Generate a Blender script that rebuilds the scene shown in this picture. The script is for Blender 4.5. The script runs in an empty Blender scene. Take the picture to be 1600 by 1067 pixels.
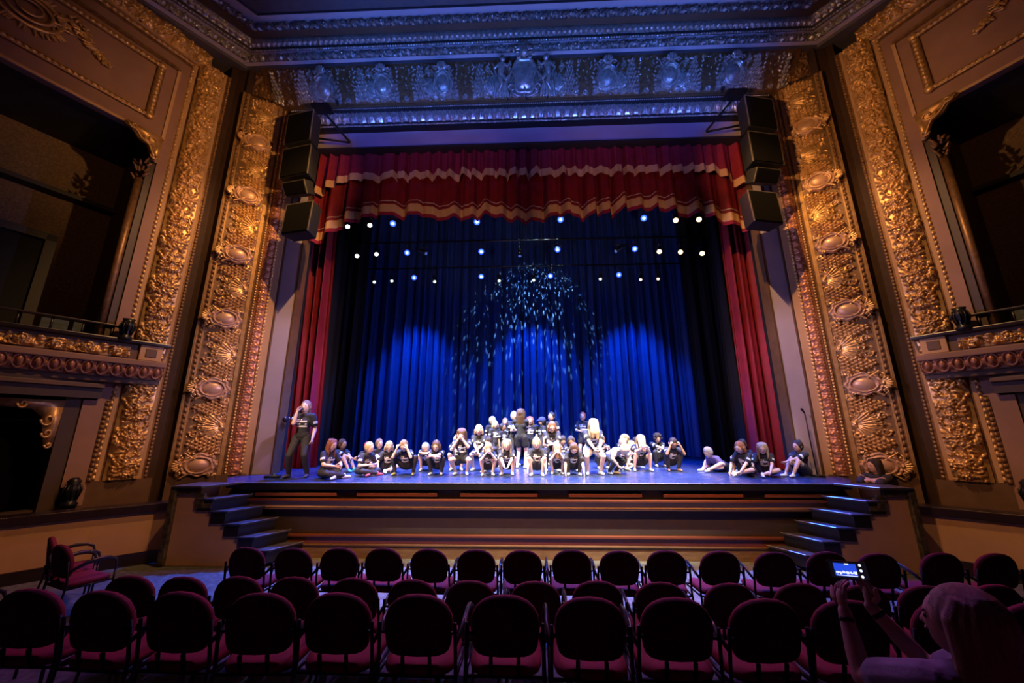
import bpy, math, random
import numpy as np
from mathutils import Vector, Matrix
PI = math.pi
rnd = random.Random(7)
S = bpy.context.scene
COL = S.collection
# ------------------------------------------------------------------ camera
XC = 0.05                      # centre line of the hall
CAM = Vector((0, 0, 2.31))
F_PX = 590.0
pitch = math.atan(F_PX / 2443); yaw = math.radians(2.1); roll = math.radians(-.14)
fwd = Vector((-math.sin(yaw)*math.cos(pitch), math.cos(yaw)*math.cos(pitch), math.sin(pitch)))
r0 = Vector((math.cos(yaw), math.sin(yaw), 0)); u0 = r0.cross(fwd)
rgt = r0*math.cos(roll) + u0*math.sin(roll); upv = -r0*math.sin(roll) + u0*math.cos(roll)
cd = bpy.data.cameras.new('camera'); cam = bpy.data.objects.new('camera', cd); COL.objects.link(cam)
cd.sensor_width = 36; cd.lens = F_PX/1600*36; cd.clip_start = .05; cd.clip_end = 200
cam.matrix_world = Matrix(((rgt.x, upv.x, -fwd.x, CAM.x), (rgt.y, upv.y, -fwd.y, CAM.y), (rgt.z, upv.z, -fwd.z, CAM.z), (0, 0, 0, 1)))
S.camera = cam
S.view_settings.view_transform = 'Standard'; S.view_settings.look = 'None'
S.view_settings.exposure = 0; S.view_settings.gamma = 1
try: S.view_settings.use_curve_mapping = False
except Exception: pass
S.cycles.max_bounces = 4; S.cycles.diffuse_bounces = 2; S.cycles.sample_clamp_indirect = 4
# ------------------------------------------------------------------ world and light
W = bpy.data.worlds.new('world'); S.world = W; W.use_nodes = True
W.node_tree.nodes['Background'].inputs[0].default_value = (.30, .17, .12, 1)
W.node_tree.nodes['Background'].inputs[1].default_value = .002
BLUE = (.015, .12, 1.0); WARM = (1.0, .52, .20); DEEP = (0, .13, 1.0); WHITE = (1.0, .93, .80); VIO = (.25, .2, 1.0)
def spot(loc, target, power, col, cone, blend=.5, size=.05, name='spot_lamp'):
    l = bpy.data.lights.new(name, 'SPOT'); l.energy = power; l.color = col
    l.spot_size = math.radians(cone); l.spot_blend = blend; l.shadow_soft_size = size
    o = bpy.data.objects.new(name, l); COL.objects.link(o); o.location = loc
    o.rotation_euler = (Vector(target)-Vector(loc)).to_track_quat('-Z', 'Y').to_euler()
    return o
# white key from the front of house on the dancers
for x, tx, p in ((-4, -1.6, 13500), (-1.5, .3, 15000), (1.7, 1.8, 15000), (4.2, 2.6, 11000)):
    spot((x, 4.4, 11.6), (tx, 9.2, 1.6), p, WHITE, 25, .7)
spot((-6.0, 2.5, 9.5), (-4.5, 8.6, 1.9), 4200, (1, .72, .48), 16, .7)
spot((5.5, 3.5, 10.5), (4.9, 8.8, 1.5), 3200, (.85, .80, 1), 16, .7)
# lamps of the electrics: white from stage right, amber from stage left
for x in (-5.1, -4.4): spot((x, 9.85, 8.1), (-1.5, 9.2, 1.5), 1500, (1, .95, .8), 50, .6)
for x in (4.4, 5.0): spot((x, 9.85, 8.1), (1.6, 9.2, 1.5), 1500, (1, .66, .38), 50, .6)
# blue wash over floor and backdrop
for x in (-3.84, -1.37, 1.05, 3.42):
    spot((x, 9.85, 8.1), (x*.95, 8.95, 1.4), 8500, BLUE, 58, .6)
for x, tx in ((-5.2, -2.6), (-2.6, -4.4), (-1.2, 1.2), (1.6, -.8), (5.0, 2.6), (2.6, 4.2)):
    spot((x, 10.9, 7.8), (tx, 12.75, 2.3), 1150, DEEP, 50, .7, .03)
spot((-5.6, 8.95, 7.5), (-5.5, 9.45, 1.4), 260, (1, .02, .35), 22, .5)     # magenta on the left leg
# blue lamps under the frieze, throwing upwards
for i in range(7):
    x = -4.8+1.6*i
    spot((XC+x, 6.9, 9.6), (XC+x, 8.2, 12.2), 135, (.07, .21, 1), 88, .7, .04)
    spot((XC+x, 6.6, 9.9), (XC+x, 8.9, 10.4), 55, (.14, .14, 1), 80, .9, .06)
# amber house light on frame and side walls, plus unseen lamps added as fill
for s in (-1, 1):
    spot((XC+s*2.6, 5.6, 11.0), (XC+s*7.5, 8.1, 5.0), 2500, WARM, 52, 1, .05)
    spot((XC+s*1.2, 5.0, 8.0), (XC+s*7.6, 8.0, 9.4), 1100, (1, .50, .18), 52, 1, .05)
    spot((XC+s*3.0, 2.2, 8.0), (XC+s*8.9, 6.9, 8.6), 130, (1, .40, .15), 70, 1, .1)
    spot((XC+s*3.0, 5.4, 4.4), (XC+s*6.4, 7.4, .7), 300, (1, .46, .15), 66, .8, .05)
    spot((XC+s*5.2, 4.6, 3.6), (XC+s*8.6, 6.2, .6), 30, (1, .38, .16), 80, .9, .05)
    spot((XC+s*2.0, 6.4, 4.8), (XC+s*6.2, 8.9, 3.6), 560, (.85, .58, .9), 46, .8, .05)  # pinkish violet fill lamp added for the jamb, no fixture
    spot((XC-s*1.5, 7.0, 6.0), (XC+s*6.2, 8.87, 5.2), 620, (.45, .38, 1), 52, .9, .05)  # blue-violet fill added where the loudspeakers shade the jamb
    spot((XC+s*2.5, 5.6, 4.8), (XC+s*2.0, 7.8, .8), 1500, (1, .46, .14), 80, .8, .05)  # unseen lamp added ahead of the chairs to light the stage front
    spot((XC+s*2.0, 4.2, 4.5), (XC+s*2.2, 9.1, 8.0), 260, (1, .52, .34), 44, .7, .05)  # unseen warm lamp added below to brighten the valance
# spill into the stalls
for x in (-3.5, 0, 3.5):
    spot((x, 8.3, 9.4), (x*1.2, 3.8, .2), 500, (.30, .16, 1), 75, .7, .05)
    spot((x+1, 8.3, 9.4), (x*1.2, 3.4, .3), 330, (1, .06, .2), 75, .7, .05)
spot((XC, 8.3, 9.3), (XC, 6.8, 0), 420, (.55, .6, 1), 70, .8, .05)

# ------------------------------------------------------------------ materials
def mat(name, col, rough=.6, metal=0, col2=None, nscale=6, bump=0, bscale=40, emit=None, estr=0, spec=None, stretch=None, coat=0):
    m = bpy.data.materials.new(name); m.use_nodes = True; nt = m.node_tree; b = nt.nodes['Principled BSDF']
    b.inputs['Roughness'].default_value = rough; b.inputs['Metallic'].default_value = metal
    if spec is not None: b.inputs['Specular IOR Level'].default_value = spec
    if coat: b.inputs['Coat Weight'].default_value = coat
    b.inputs['Base Color'].default_value = (*col, 1)
    tc = nt.nodes.new('ShaderNodeTexCoord'); src = tc.outputs['Object']
    if stretch:
        mp = nt.nodes.new('ShaderNodeMapping'); mp.inputs['Scale'].default_value = stretch
        nt.links.new(src, mp.inputs[0]); src = mp.outputs[0]
    n = nt.nodes.new('ShaderNodeTexNoise'); n.inputs['Scale'].default_value = nscale; n.inputs['Detail'].default_value = 4
    nt.links.new(src, n.inputs['Vector'])
    if col2 is None: col2 = tuple(c*.78 for c in col)
    r = nt.nodes.new('ShaderNodeValToRGB'); r.color_ramp.elements[0].position = .32; r.color_ramp.elements[1].position = .68
    r.color_ramp.elements[0].color = (*col2, 1); r.color_ramp.elements[1].color = (*col, 1)
    nt.links.new(n.outputs['Fac'], r.inputs[0]); nt.links.new(r.outputs[0], b.inputs['Base Color'])
    if bump:
        n2 = nt.nodes.new('ShaderNodeTexNoise'); n2.inputs['Scale'].default_value = bscale; nt.links.new(src, n2.inputs['Vector'])
        bp = nt.nodes.new('ShaderNodeBump'); bp.inputs['Strength'].default_value = bump; bp.inputs['Distance'].default_value = .02
        nt.links.new(n2.outputs['Fac'], bp.inputs['Height']); nt.links.new(bp.outputs[0], b.inputs['Normal'])
    if emit:
        b.inputs['Emission Color'].default_value = (*emit, 1); b.inputs['Emission Strength'].default_value = estr
    return m
M = {}
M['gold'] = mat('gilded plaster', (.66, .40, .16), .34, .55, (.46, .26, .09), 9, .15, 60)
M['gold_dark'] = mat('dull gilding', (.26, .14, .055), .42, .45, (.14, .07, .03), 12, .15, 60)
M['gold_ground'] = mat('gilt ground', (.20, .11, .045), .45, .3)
M['silver'] = mat('pale gilding', (.60, .54, .50), .26, .6, (.36, .32, .28), 12, .1, 60)
M['redgold'] = mat('red gold leafwork', (.58, .26, .13), .4, .4, (.32, .12, .05), 14)
M['cart'] = mat('cartouche field', (.56, .33, .19), .38, .25)
M['tan'] = mat('tan painted plaster', (.46, .27, .13), .7, 0, (.40, .23, .11), 2)
M['rose'] = mat('rose beige plaster', (.25, .13, .085), .7, 0, (.21, .11, .07), 2)
M['lav'] = mat('pale lilac plaster', (.52, .44, .48), .65, 0, (.47, .40, .44), 2)
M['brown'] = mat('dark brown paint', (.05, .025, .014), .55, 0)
M['brown2'] = mat('umber paint', (.12, .06, .03), .6, 0)
M['cornice'] = mat('cornice paint', (.10, .085, .10), .5, .1)
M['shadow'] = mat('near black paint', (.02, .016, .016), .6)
M['black'] = mat('black metal', (.012, .012, .014), .35, .3)
M['blackmatte'] = mat('black cabinet', (.006, .006, .006), .7)
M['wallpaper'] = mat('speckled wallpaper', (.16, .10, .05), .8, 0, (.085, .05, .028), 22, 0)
M['stagefront'] = mat('dark stage skirt', (.035, .022, .016), .5)
M['mahogany'] = mat('mahogany moulding', (.13, .035, .018), .35, 0, None, 8, 0, 40, None, 0, None, (.3, 6, 6))
M['tread'] = mat('worn black tread', (.06, .06, .07), .45, 0, (.035, .035, .04), 9)
M['nosing'] = mat('steel nosing', (.45, .45, .48), .35, .8)
M['marble'] = mat('dark veined gilt trim', (.14, .12, .055), .3, .4, (.03, .025, .015), 14, 0)
M['rail'] = mat('black lacquered rail', (.02, .012, .012), .3)
M['redvelvet'] = mat('red velvet', (.30, .008, .020), .7, 0, (.22, .006, .015), 5)
M['goldband'] = mat('gold trim cloth', (.80, .46, .20), .6, 0, (.72, .40, .17), 30)
M['cream'] = mat('cream braid', (.75, .62, .5), .7)
M['maroon'] = mat('crimson fringe', (.42, .012, .05), .8, 0, (.28, .006, .03), 60, .4, 200, None, 0, None, (6, 6, .5))
M['blackvelvet'] = mat('black velour', (.004, .004, .006), .9, 0)
M['backdrop'] = mat('blue backdrop velour', (.03, .085, .30), .42, 0, (.025, .07, .25), 3)
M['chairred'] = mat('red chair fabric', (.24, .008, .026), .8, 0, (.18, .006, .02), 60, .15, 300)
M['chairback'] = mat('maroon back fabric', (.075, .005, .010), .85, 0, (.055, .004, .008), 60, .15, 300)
M['lens'] = None
def emat(name, col, st):
    m = bpy.data.materials.new(name); m.use_nodes = True; nt = m.node_tree; b = nt.nodes['Principled BSDF']
    b.inputs['Base Color'].default_value = (.05, .05, .05, 1); b.inputs['Roughness'].default_value = .2
    b.inputs['Emission Color'].default_value = (*col, 1); b.inputs['Emission Strength'].default_value = st
    return m
M['lens_blue'] = emat('lit blue lens', (.02, .06, 1), 5); M['lens_core'] = emat('white hot lens centre', (.45, .75, 1), 3)
M['lens_white'] = emat('lit white lens', (1, .95, .75), 5)
M['lens_amber'] = emat('lit amber lens', (1, .60, .30), 4)
M['lens_dim'] = emat('dimly lit lens', (.75, .95, .85), 1.6)
M['lens_pink'] = emat('dimly lit warm lens', (1, .72, .6), 1.8)
M['lens_deep'] = emat('deep blue lens', (.08, .16, .7), .7)
M['exitdot'] = emat('tiny lamp', (1, .9, .7), 3)

# stage floor: glossy black vinyl with scuffs
def stage_mat():
    m = mat('glossy black stage floor', (.028, .042, .11), .24, 0, (.018, .028, .075), 1.6)
    nt = m.node_tree; b = nt.nodes['Principled BSDF']
    n = nt.nodes.new('ShaderNodeTexNoise'); n.inputs['Scale'].default_value = 5; n.inputs['Detail'].default_value = 8
    tc = nt.nodes.new('ShaderNodeTexCoord'); mp = nt.nodes.new('ShaderNodeMapping'); mp.inputs['Scale'].default_value = (1, 3, 1)
    nt.links.new(tc.outputs['Object'], mp.inputs[0]); nt.links.new(mp.outputs[0], n.inputs['Vector'])
    mr = nt.nodes.new('ShaderNodeMapRange'); mr.inputs[1].default_value = .3; mr.inputs[2].default_value = .7
    mr.inputs[3].default_value = .18; mr.inputs[4].default_value = .42
    nt.links.new(n.outputs['Fac'], mr.inputs[0]); nt.links.new(mr.outputs[0], b.inputs['Roughness'])
    return m
M['stage'] = stage_mat()
M['carpet'] = mat('grey green carpet', (.13, .14, .13), .95, 0, (.06, .065, .06), 14, .3, 260)
M['concrete'] = mat('scuffed stage skirt paint', (.17, .10, .05), .6, 0, (.11, .06, .03), 5, 0, 40, None, 0, None, (1, 1, 5))

# ------------------------------------------------------------------ mesh helpers
def link(o, parent=None):
    COL.objects.link(o)
    if parent is not None: o.parent = parent
    return o
def tag(o, label=None, cat=None, group=None, kind=None):
    if label: o['label'] = label
    if cat: o['category'] = cat
    if group: o['group'] = group
    if kind: o['kind'] = kind
    return o
def empty(name, loc=(0, 0, 0), rz=0, label=None, cat=None, group=None, kind=None):
    o = bpy.data.objects.new(name, None); o.location = loc; o.rotation_euler = (0, 0, rz); o.empty_display_size = .1
    link(o); return tag(o, label, cat, group, kind)
class MB:
    def __init__(s): s.v = []; s.f = []; s.m = []
    def add(s, vs, fs, mi=0):
        k = len(s.v); s.v += [tuple(v) for v in vs]; s.f += [tuple(i+k for i in f) for f in fs]; s.m += [mi]*len(fs)
    def box(s, c, d, rot=None, mi=0):
        R = rot or Matrix.Identity(3); c = Vector(c)
        vs = [c + R @ Vector((x*d[0]/2, y*d[1]/2, z*d[2]/2)) for x in (-1, 1) for y in (-1, 1) for z in (-1, 1)]
        s.add(vs, [(0, 1, 3, 2), (4, 6, 7, 5), (0, 4, 5, 1), (2, 3, 7, 6), (0, 2, 6, 4), (1, 5, 7, 3)], mi)
    def prism(s, poly, z0, z1, mi=0):      # poly: plan points (x, y), z may be lists
        n = len(poly); Z0 = z0 if isinstance(z0, (list, tuple)) else [z0]*n; Z1 = z1 if isinstance(z1, (list, tuple)) else [z1]*n
        vs = [(p[0], p[1], Z0[i]) for i, p in enumerate(poly)] + [(p[0], p[1], Z1[i]) for i, p in enumerate(poly)]
        a = sum(poly[i][0]*poly[(i+1) % n][1]-poly[(i+1) % n][0]*poly[i][1] for i in range(n))
        fs = [tuple(range(n))[::-1], tuple(range(n, 2*n))] + [(i, (i+1) % n, n+(i+1) % n, n+i) for i in range(n)]
        if a < 0: fs = [f[::-1] for f in fs]
        s.add(vs, fs, mi)
    def extr(s, poly, d, mi=0):            # poly: 3-D points, extruded by d
        n = len(poly); d = Vector(d); P = [Vector(p) for p in poly]
        fs = [tuple(range(n))[::-1], tuple(range(n, 2*n))] + [(i, (i+1) % n, n+(i+1) % n, n+i) for i in range(n)]
        nm = Vector((0, 0, 0))
        for i in range(n): nm += P[i].cross(P[(i+1) % n])
        if nm.dot(d) < 0: fs = [f[::-1] for f in fs]
        s.add(P + [p+d for p in P], fs, mi)
    def tube(s, pts, r, n=8, mi=0, flat=None):
        P = [Vector(p) for p in pts]; R = r if isinstance(r, (list, tuple)) else [r]*len(P); k = len(P)
        vs = []; prev = None
        for i in range(k):
            t = (P[min(i+1, k-1)]-P[max(i-1, 0)]).normalized()
            if prev is None: a = t.orthogonal().normalized() if flat is None else Vector(flat).cross(t).normalized()
            else:
                a = prev - t*prev.dot(t)
                a = a.normalized() if a.length > 1e-6 else t.orthogonal().normalized()
            prev = a; b = t.cross(a)
            ra, rb = (R[i] if isinstance(R[i], (tuple, list)) else (R[i], R[i]))
            vs += [P[i] + a*ra*math.cos(2*PI*j/n) + b*rb*math.sin(2*PI*j/n) for j in range(n)]
        fs = [(i*n+j, i*n+(j+1) % n, (i+1)*n+(j+1) % n, (i+1)*n+j) for i in range(k-1) for j in range(n)]
        fs += [tuple(range(n))[::-1], tuple((k-1)*n+j for j in range(n))]
        s.add(vs, fs, mi)
    def lathe(s, c, prof, n=16, mi=0, rot=None):   # prof: (r, z)
        R = rot or Matrix.Identity(3); c = Vector(c); k = len(prof)
        vs = [c + R @ Vector((r*math.cos(2*PI*j/n), r*math.sin(2*PI*j/n), z)) for r, z in prof for j in range(n)]
        fs = [(i*n+j, i*n+(j+1) % n, (i+1)*n+(j+1) % n, (i+1)*n+j) for i in range(k-1) for j in range(n)]
        fs += [tuple(range(n))[::-1], tuple((k-1)*n+j for j in range(n))]
        s.add(vs, fs, mi)
    def ell(s, c, rad, R=None, n=12, m=8, mi=0):
        R = R or Matrix.Identity(3); c = Vector(c)
        prof = [(math.sin(PI*i/m), -math.cos(PI*i/m)) for i in range(m+1)]
        prof[0] = (.02, -1); prof[-1] = (.02, 1)
        vs = [c + R @ Vector((rad[0]*r*math.cos(2*PI*j/n), rad[1]*r*math.sin(2*PI*j/n), rad[2]*z)) for r, z in prof for j in range(n)]
        fs = [(i*n+j, i*n+(j+1) % n, (i+1)*n+(j+1) % n, (i+1)*n+j) for i in range(m) for j in range(n)]
        fs += [tuple(range(n))[::-1], tuple(m*n+j for j in range(n))]
        s.add(vs, fs, mi)
    def cap(s, a, b, ra, rb, n=10, mi=0):          # tapered capsule
        a = Vector(a); b = Vector(b); d = b-a; L = d.length
        t = d/L if L > 1e-6 else Vector((0, 0, 1)); e = t.orthogonal().normalized(); g = t.cross(e)
        st = [(-ra*.98, ra*.2), (-ra*.7, ra*.71), (-ra*.25, ra*.97), (0, ra)] + [(L, rb), (L+rb*.25, rb*.97), (L+rb*.7, rb*.71), (L+rb*.98, rb*.2)]
        vs = [a + t*z + (e*math.cos(2*PI*j/n)+g*math.sin(2*PI*j/n))*r for z, r in st for j in range(n)]
        k = len(st)
        fs = [(i*n+j, i*n+(j+1) % n, (i+1)*n+(j+1) % n, (i+1)*n+j) for i in range(k-1) for j in range(n)]
        fs += [tuple(range(n))[::-1], tuple((k-1)*n+j for j in range(n))]
        s.add(vs, fs, mi)
    def chain(s, pts, rr, n=10):
        for i in range(len(pts)-1): s.cap(pts[i], pts[i+1], rr[i], rr[i+1], n)
    def build(s, name, mats, parent=None, smooth=True, bevel=0):
        me = bpy.data.meshes.new(name); me.from_pydata(s.v, [], s.f)
        if not isinstance(mats, (list, tuple)): mats = [mats]
        for m in mats: me.materials.append(m)
        if len(mats) > 1: me.polygons.foreach_set('material_index', s.m)
        me.polygons.foreach_set('use_smooth', [smooth]*len(s.f)); me.update()
        o = bpy.data.objects.new(name, me); link(o, parent)
        if bevel:
            b = o.modifiers.new('bevel', 'BEVEL'); b.width = bevel; b.segments = 2; b.limit_method = 'ANGLE'
        return o
def rz3(a): return Matrix.Rotation(a, 3, 'Z')
def W3(s, w, y, z): return Vector((XC+s*w, y, z))   # mirrored hall coordinates

def gridmesh(name, P, m, parent=None, smooth=True, flip=False, closed=False):
    """P: array (na, nb, 3)"""
    na, nb, _ = P.shape
    i, j = np.meshgrid(np.arange(na-1), np.arange(nb-1), indexing='ij'); k = (i*nb+j).ravel()
    f = np.stack([k, k+nb, k+nb+1, k+1], 1)
    if flip: f = f[:, ::-1]
    me = bpy.data.meshes.new(name); me.vertices.add(na*nb); me.vertices.foreach_set('co', P.reshape(-1).astype(np.float32))
    nf = len(f); me.loops.add(nf*4); me.loops.foreach_set('vertex_index', f.reshape(-1).astype(np.int32))
    me.polygons.add(nf); me.polygons.foreach_set('loop_start', (np.arange(nf)*4).astype(np.int32))
    try: me.polygons.foreach_set('loop_total', np.full(nf, 4, np.int32))
    except Exception: pass
    me.update(calc_edges=True); me.polygons.foreach_set('use_smooth', [smooth]*nf)
    if isinstance(m, (list, tuple)):
        for q in m: me.materials.append(q)
    else: me.materials.append(m)
    me.validate()
    return link(bpy.data.objects.new(name, me), parent)

# ------------------------------------------------------------------ carved relief (height fields laid on walls)
class HF:
    def __init__(s, La, Lb, res=.013):
        s.na = max(2, int(round(La/res))); s.nb = int(round(Lb/res))+1; s.La = La; s.Lb = Lb
        s.A, s.B = np.meshgrid(np.arange(s.na)*La/s.na, np.linspace(0, Lb, s.nb), indexing='ij'); s.h = np.zeros((s.na, s.nb))
    def _d(s, a, b):
        da = (s.A-a+s.La/2) % s.La - s.La/2
        return da, s.B-b
    def put(s, v): s.h = np.maximum(s.h, v)
    def leaf(s, a, b, l, w, ang, H, ridge=.5, tilt=0):      # ang: 0 = along +a
        da, db = s._d(a, b); c, n = math.cos(ang), math.sin(ang)
        x = (da*c+db*n)/l; y = (-da*n+db*c)/w
        x2 = x*1.0; wd = np.clip(1-(x2*x2), 0, 1)**.7*(1-.35*x2)
        q = np.clip(1-(y/(wd+1e-4))**2, 0, 1)*(wd > .02)
        s.put(H*np.sqrt(q*np.clip(1-x*x, 0, 1))*(1-ridge*np.exp(-(y/.22)**2)*.6)*(1-tilt+tilt*np.clip((x+1)/2, 0, 1)))
    def dome(s, a, b, ra, rb, H):
        da, db = s._d(a, b); s.put(H*np.sqrt(np.clip(1-(da/ra)**2-(db/rb)**2, 0, 1)))
    def ring(s, a, b, ra, rb, t, H):
        da, db = s._d(a, b); r = np.sqrt((da/ra)**2+(db/rb)**2); s.put(H*np.sqrt(np.clip(1-((r-1)*min(ra, rb)/t)**2, 0, 1)))
    def scroll(s, a, b, R, turns, ang, hand, t, H):
        n = int(14*turns)
        for i in range(n):
            q = i/n; r = R*(1-q*.85); th = ang+hand*q*turns*2*PI
            s.dome(a+r*math.cos(th), b+r*math.sin(th), t*(1-.5*q), t*(1-.5*q), H*(1-.2*q))
    def bar(s, b, t, H):
        s.put(H*np.sqrt(np.clip(1-((s.B-b)/t)**2, 0, 1)))
def relief(name, O, A, B, N, La, hf, m, parent, base=None, scale_b=1, a_off=0, taper=None, hs=1.0):
    """lay hf along A for length La; base(b) gives extra depth along N"""
    n = int(round(La/(hf.La/hf.na)))+1
    off = int(round(a_off/hf.La*hf.na))
    idx = (np.arange(n)+off) % hf.na
    h = hf.h[idx]*hs
    a = np.linspace(0, La, n)[:, None]; b = np.linspace(0, hf.Lb*scale_b, hf.nb)[None, :]
    if base is not None: h = h + base(b/(hf.Lb*scale_b))
    O, A, B, N = [np.array(v, float) for v in (O, A, B, N)]
    P = O + a[..., None]*A + b[..., None]*B + h[..., None]*N
    if taper is not None: P = taper(P, a, b)
    flip = np.dot(np.cross(A, B), N) < 0
    return gridmesh(name, P, m, parent, True, flip)
PER = 1.635
def frame_tile(W_, pl=.40):
    t = HF(PER, W_)
    for ca in (.262, .738):
        a0 = ca*PER; rows = [(4, .12), (5, .23), (4, .34), (5, .45), (4, .56), (3, .67), (2, .78), (1, .89)]
        for n, bf in rows:
            for k in range(n):
                da = (k-(n-1)/2)*.070
                t.leaf(a0+da, bf*W_, .058, .034, PI/2-da*4, .15, .2, .75)
        for q in (-1, 1):
            t.scroll(a0+q*.15, .12*W_, .06, 1.4, 0 if q < 0 else PI, q, .02, .06)
            for i in range(8):
                z = i/7; t.leaf(a0+q*(.20-.13*z+.02*math.sin(6*z)), (.16+.74*z)*W_, .050, .020, PI/2+q*.5*math.cos(8*z), .055)
    a0 = .5*PER
    for k in range(-4, 5):
        th = PI/2+k*.235; L = (pl-.022*abs(k))*W_*.86
        t.leaf(a0+math.cos(th)*L, .08*W_+math.sin(th)*L, L*.93, .050, th, .11+.01*(k % 2), .85, .35)
        for q in (-1, 1):
            for i in range(3): t.leaf(a0+math.cos(th)*L*(.9+.3*i)+math.cos(th+q*1.4)*.03, .08*W_+math.sin(th)*L*(.9+.3*i)+math.sin(th+q*1.4)*.03, .04, .014, th+q*.6, .09, .3)
    for k in range(-4, 5):
        th = -PI/2+k*.40; t.leaf(a0+math.cos(th)*.05, .14*W_+math.sin(th)*.05, .06, .022, th, .08)
    t.dome(a0, .12*W_, .03, .03, .09)
    for ca in (.405, .595, .135, .865):
        for i in range(9):
            q = i/8; t.leaf(ca*PER+.025*math.sin(q*9), (.05+.88*q)*W_, .045, .022, PI/2+.9*math.cos(q*11), .06)
    for ca in (.40, .60): t.scroll(ca*PER, .80*W_, .075, 1.5, PI/2, 1 if ca < .5 else -1, .02, .07)
    for ca in (.16, .84, 0): t.scroll(ca*PER, .10*W_, .06, 1.3, 0, 1 if ca < .5 else -1, .02, .06)
    r = random.Random(2)
    for i in range(70): t.leaf(r.uniform(0, PER), r.uniform(.03, .97)*W_, r.uniform(.03, .05), r.uniform(.012, .02), r.uniform(0, PI), .03)
    return t
def foliage_tile(W_, P_=1.1, seed=3):
    r = random.Random(seed); t = HF(P_, W_)
    for k in range(2):
        a0 = (k+.5)*P_/2; hand = 1 if k else -1; b0 = (.5+.10*hand)*W_
        t.scroll(a0, b0, .33*W_, 1.7, hand*PI/2, hand, .026, .085)
        for i in range(11):
            th = hand*PI/2+hand*i*.5; R = .38*W_
            t.leaf(a0+R*math.cos(th), b0+R*math.sin(th), .13*W_, .055*W_, th+.7*hand, .09)
        t.dome(a0, b0, .09*W_, .09*W_, .12)
        for i in range(6): th = i*PI/3; t.leaf(a0+.12*W_*math.cos(th), b0+.12*W_*math.sin(th), .08*W_, .04*W_, th, .10)
    dens = W_*P_/.55
    for i in range(int(90*dens)):
        t.leaf(r.uniform(0, P_), r.uniform(.04, .96)*W_, r.uniform(.035, .075), r.uniform(.016, .028), r.uniform(0, PI), r.uniform(.04, .075))
    for i in range(int(40*dens)):
        a, b = r.uniform(0, P_), r.uniform(.06, .94)*W_
        for q in range(3): t.dome(a+r.uniform(-.03, .03), b+r.uniform(-.03, .03), .018, .018, .09)
    return t
def tongue_tile(W_, P_=.19):
    t = HF(P_, W_, .011)
    t.leaf(P_/2, .5*W_, .48*W_, .28*P_, PI/2, .04, .7)
    t.leaf(P_*.5, .3*W_, .2*W_, .12*P_, PI/2, .055, 0)
    for s in (-1, 1):
        t.leaf(P_/2+s*.30*P_, .55*W_, .36*W_, .12*P_, PI/2-s*.35, .03, .3)
        t.dome(P_/2+s*.2*P_, .78*W_, .13*P_, .1*W_, .035)
    t.leaf(0, .6*W_, .35*W_, .1*P_, PI/2, .035, 0)
    return t
def bead_tile(P_, r, H=None):
    t = HF(P_, 2*r, r*.35 if r*.35 < .011 else .011); t.dome(P_/2, r, P_*.46, r*.95, H or r); return t
def rope_tile(P_, W_):
    t = HF(P_, W_, .008); t.leaf(P_/2, W_/2, W_*.6, P_*.32, PI/4, W_*.5, 0); return t
def egg_tile(P_, W_):
    t = HF(P_, W_, .012); t.dome(P_/2, W_*.5, P_*.26, W_*.40, .07); t.ring(P_/2, W_*.52, P_*.38, W_*.48, .016, .045); t.leaf(0, W_*.5, W_*.4, P_*.08, PI/2, .05, 0)
    return t

# ------------------------------------------------------------------ floor and stage
ZF_Y = [-3, 1.5, 2.9, 3.6, 5.0, 7.8, 9.5]; ZF_Z = [1.7, .62, .35, .11, .06, 0, 0]
def zf(y): return float(np.interp(y, ZF_Y, ZF_Z))
mb = MB()
poly = [(y, z) for y, z in zip(ZF_Y, ZF_Z)]
mb.extr([(-9.6, y, z) for y, z in poly]+[(-9.6, 9.5, -.3), (-9.6, -3, -.3)], (19.3, 0, 0))
o = mb.build('floor', M['carpet'], None, False); tag(o, None, None, None, 'structure')
zs = lambda y: 1.358+.04*(y-7.8)       # raked stage
st = empty('stage', (XC, 7.8, 0), 0, 'glossy black raked stage platform lit blue, with panelled brown front', 'stage')
def under(o, par): o.parent = par; o.matrix_parent_inverse = par.matrix_basis.inverted() if False else Matrix.Translation(par.location).inverted(); return o
mb = MB()
pl = [(-6.0, 7.78), (6.1, 7.78), (6.55, 8.35), (6.5, 8.9), (8.2, 9.0), (8.2, 13.4), (-8.1, 13.4), (-8.1, 9.0), (-6.4, 8.9), (-6.45, 8.35)]
mb.prism(pl, [zs(y)-.10 for x, y in pl], [zs(y) for x, y in pl])
under(mb.build('stage_deck', M['stage'], None, False), st)
def frontband(name, z0, z1, y, m, x0=-5.75, x1=5.85, dep=.1):
    mb = MB(); mb.box(((x0+x1)/2, y+dep/2, (z0+z1)/2), (x1-x0, dep, z1-z0)); return under(mb.build(name, m, None, False, .006), st)
frontband('edge_board', 1.23, 1.345, 7.76, M['black'])
frontband('edge_strip', 1.345, 1.362, 7.752, M['nosing'], -5.7, 5.8, .03)  # bright strip added to draw the highlight along the stage edge
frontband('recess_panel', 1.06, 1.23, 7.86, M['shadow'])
for i, (a, b) in enumerate(((-5.4, -3.75), (-3.35, -1.75), (-1.3, .2), (.8, 2.2), (2.6, 4.1), (4.5, 5.8))):
    frontband('mahogany_slat', 1.105, 1.165, 7.80, M['mahogany'], a, b, .06)
frontband('moulding', 1.02, 1.06, 7.74, M['mahogany'])
frontband('tan_fascia', .865, 1.02, 7.80, M['tan'])
frontband('moulding', .895, .905, 7.785, M['concrete'])
frontband('skirt_panel', .41, .865, 7.90, M['stagefront'])
frontband('moulding', .37, .41, 7.80, M['mahogany'])
frontband('lower_panel', .245, .37, 7.84, M['mahogany'])
frontband('moulding', .215, .245, 7.79, M['brown2'])
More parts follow.
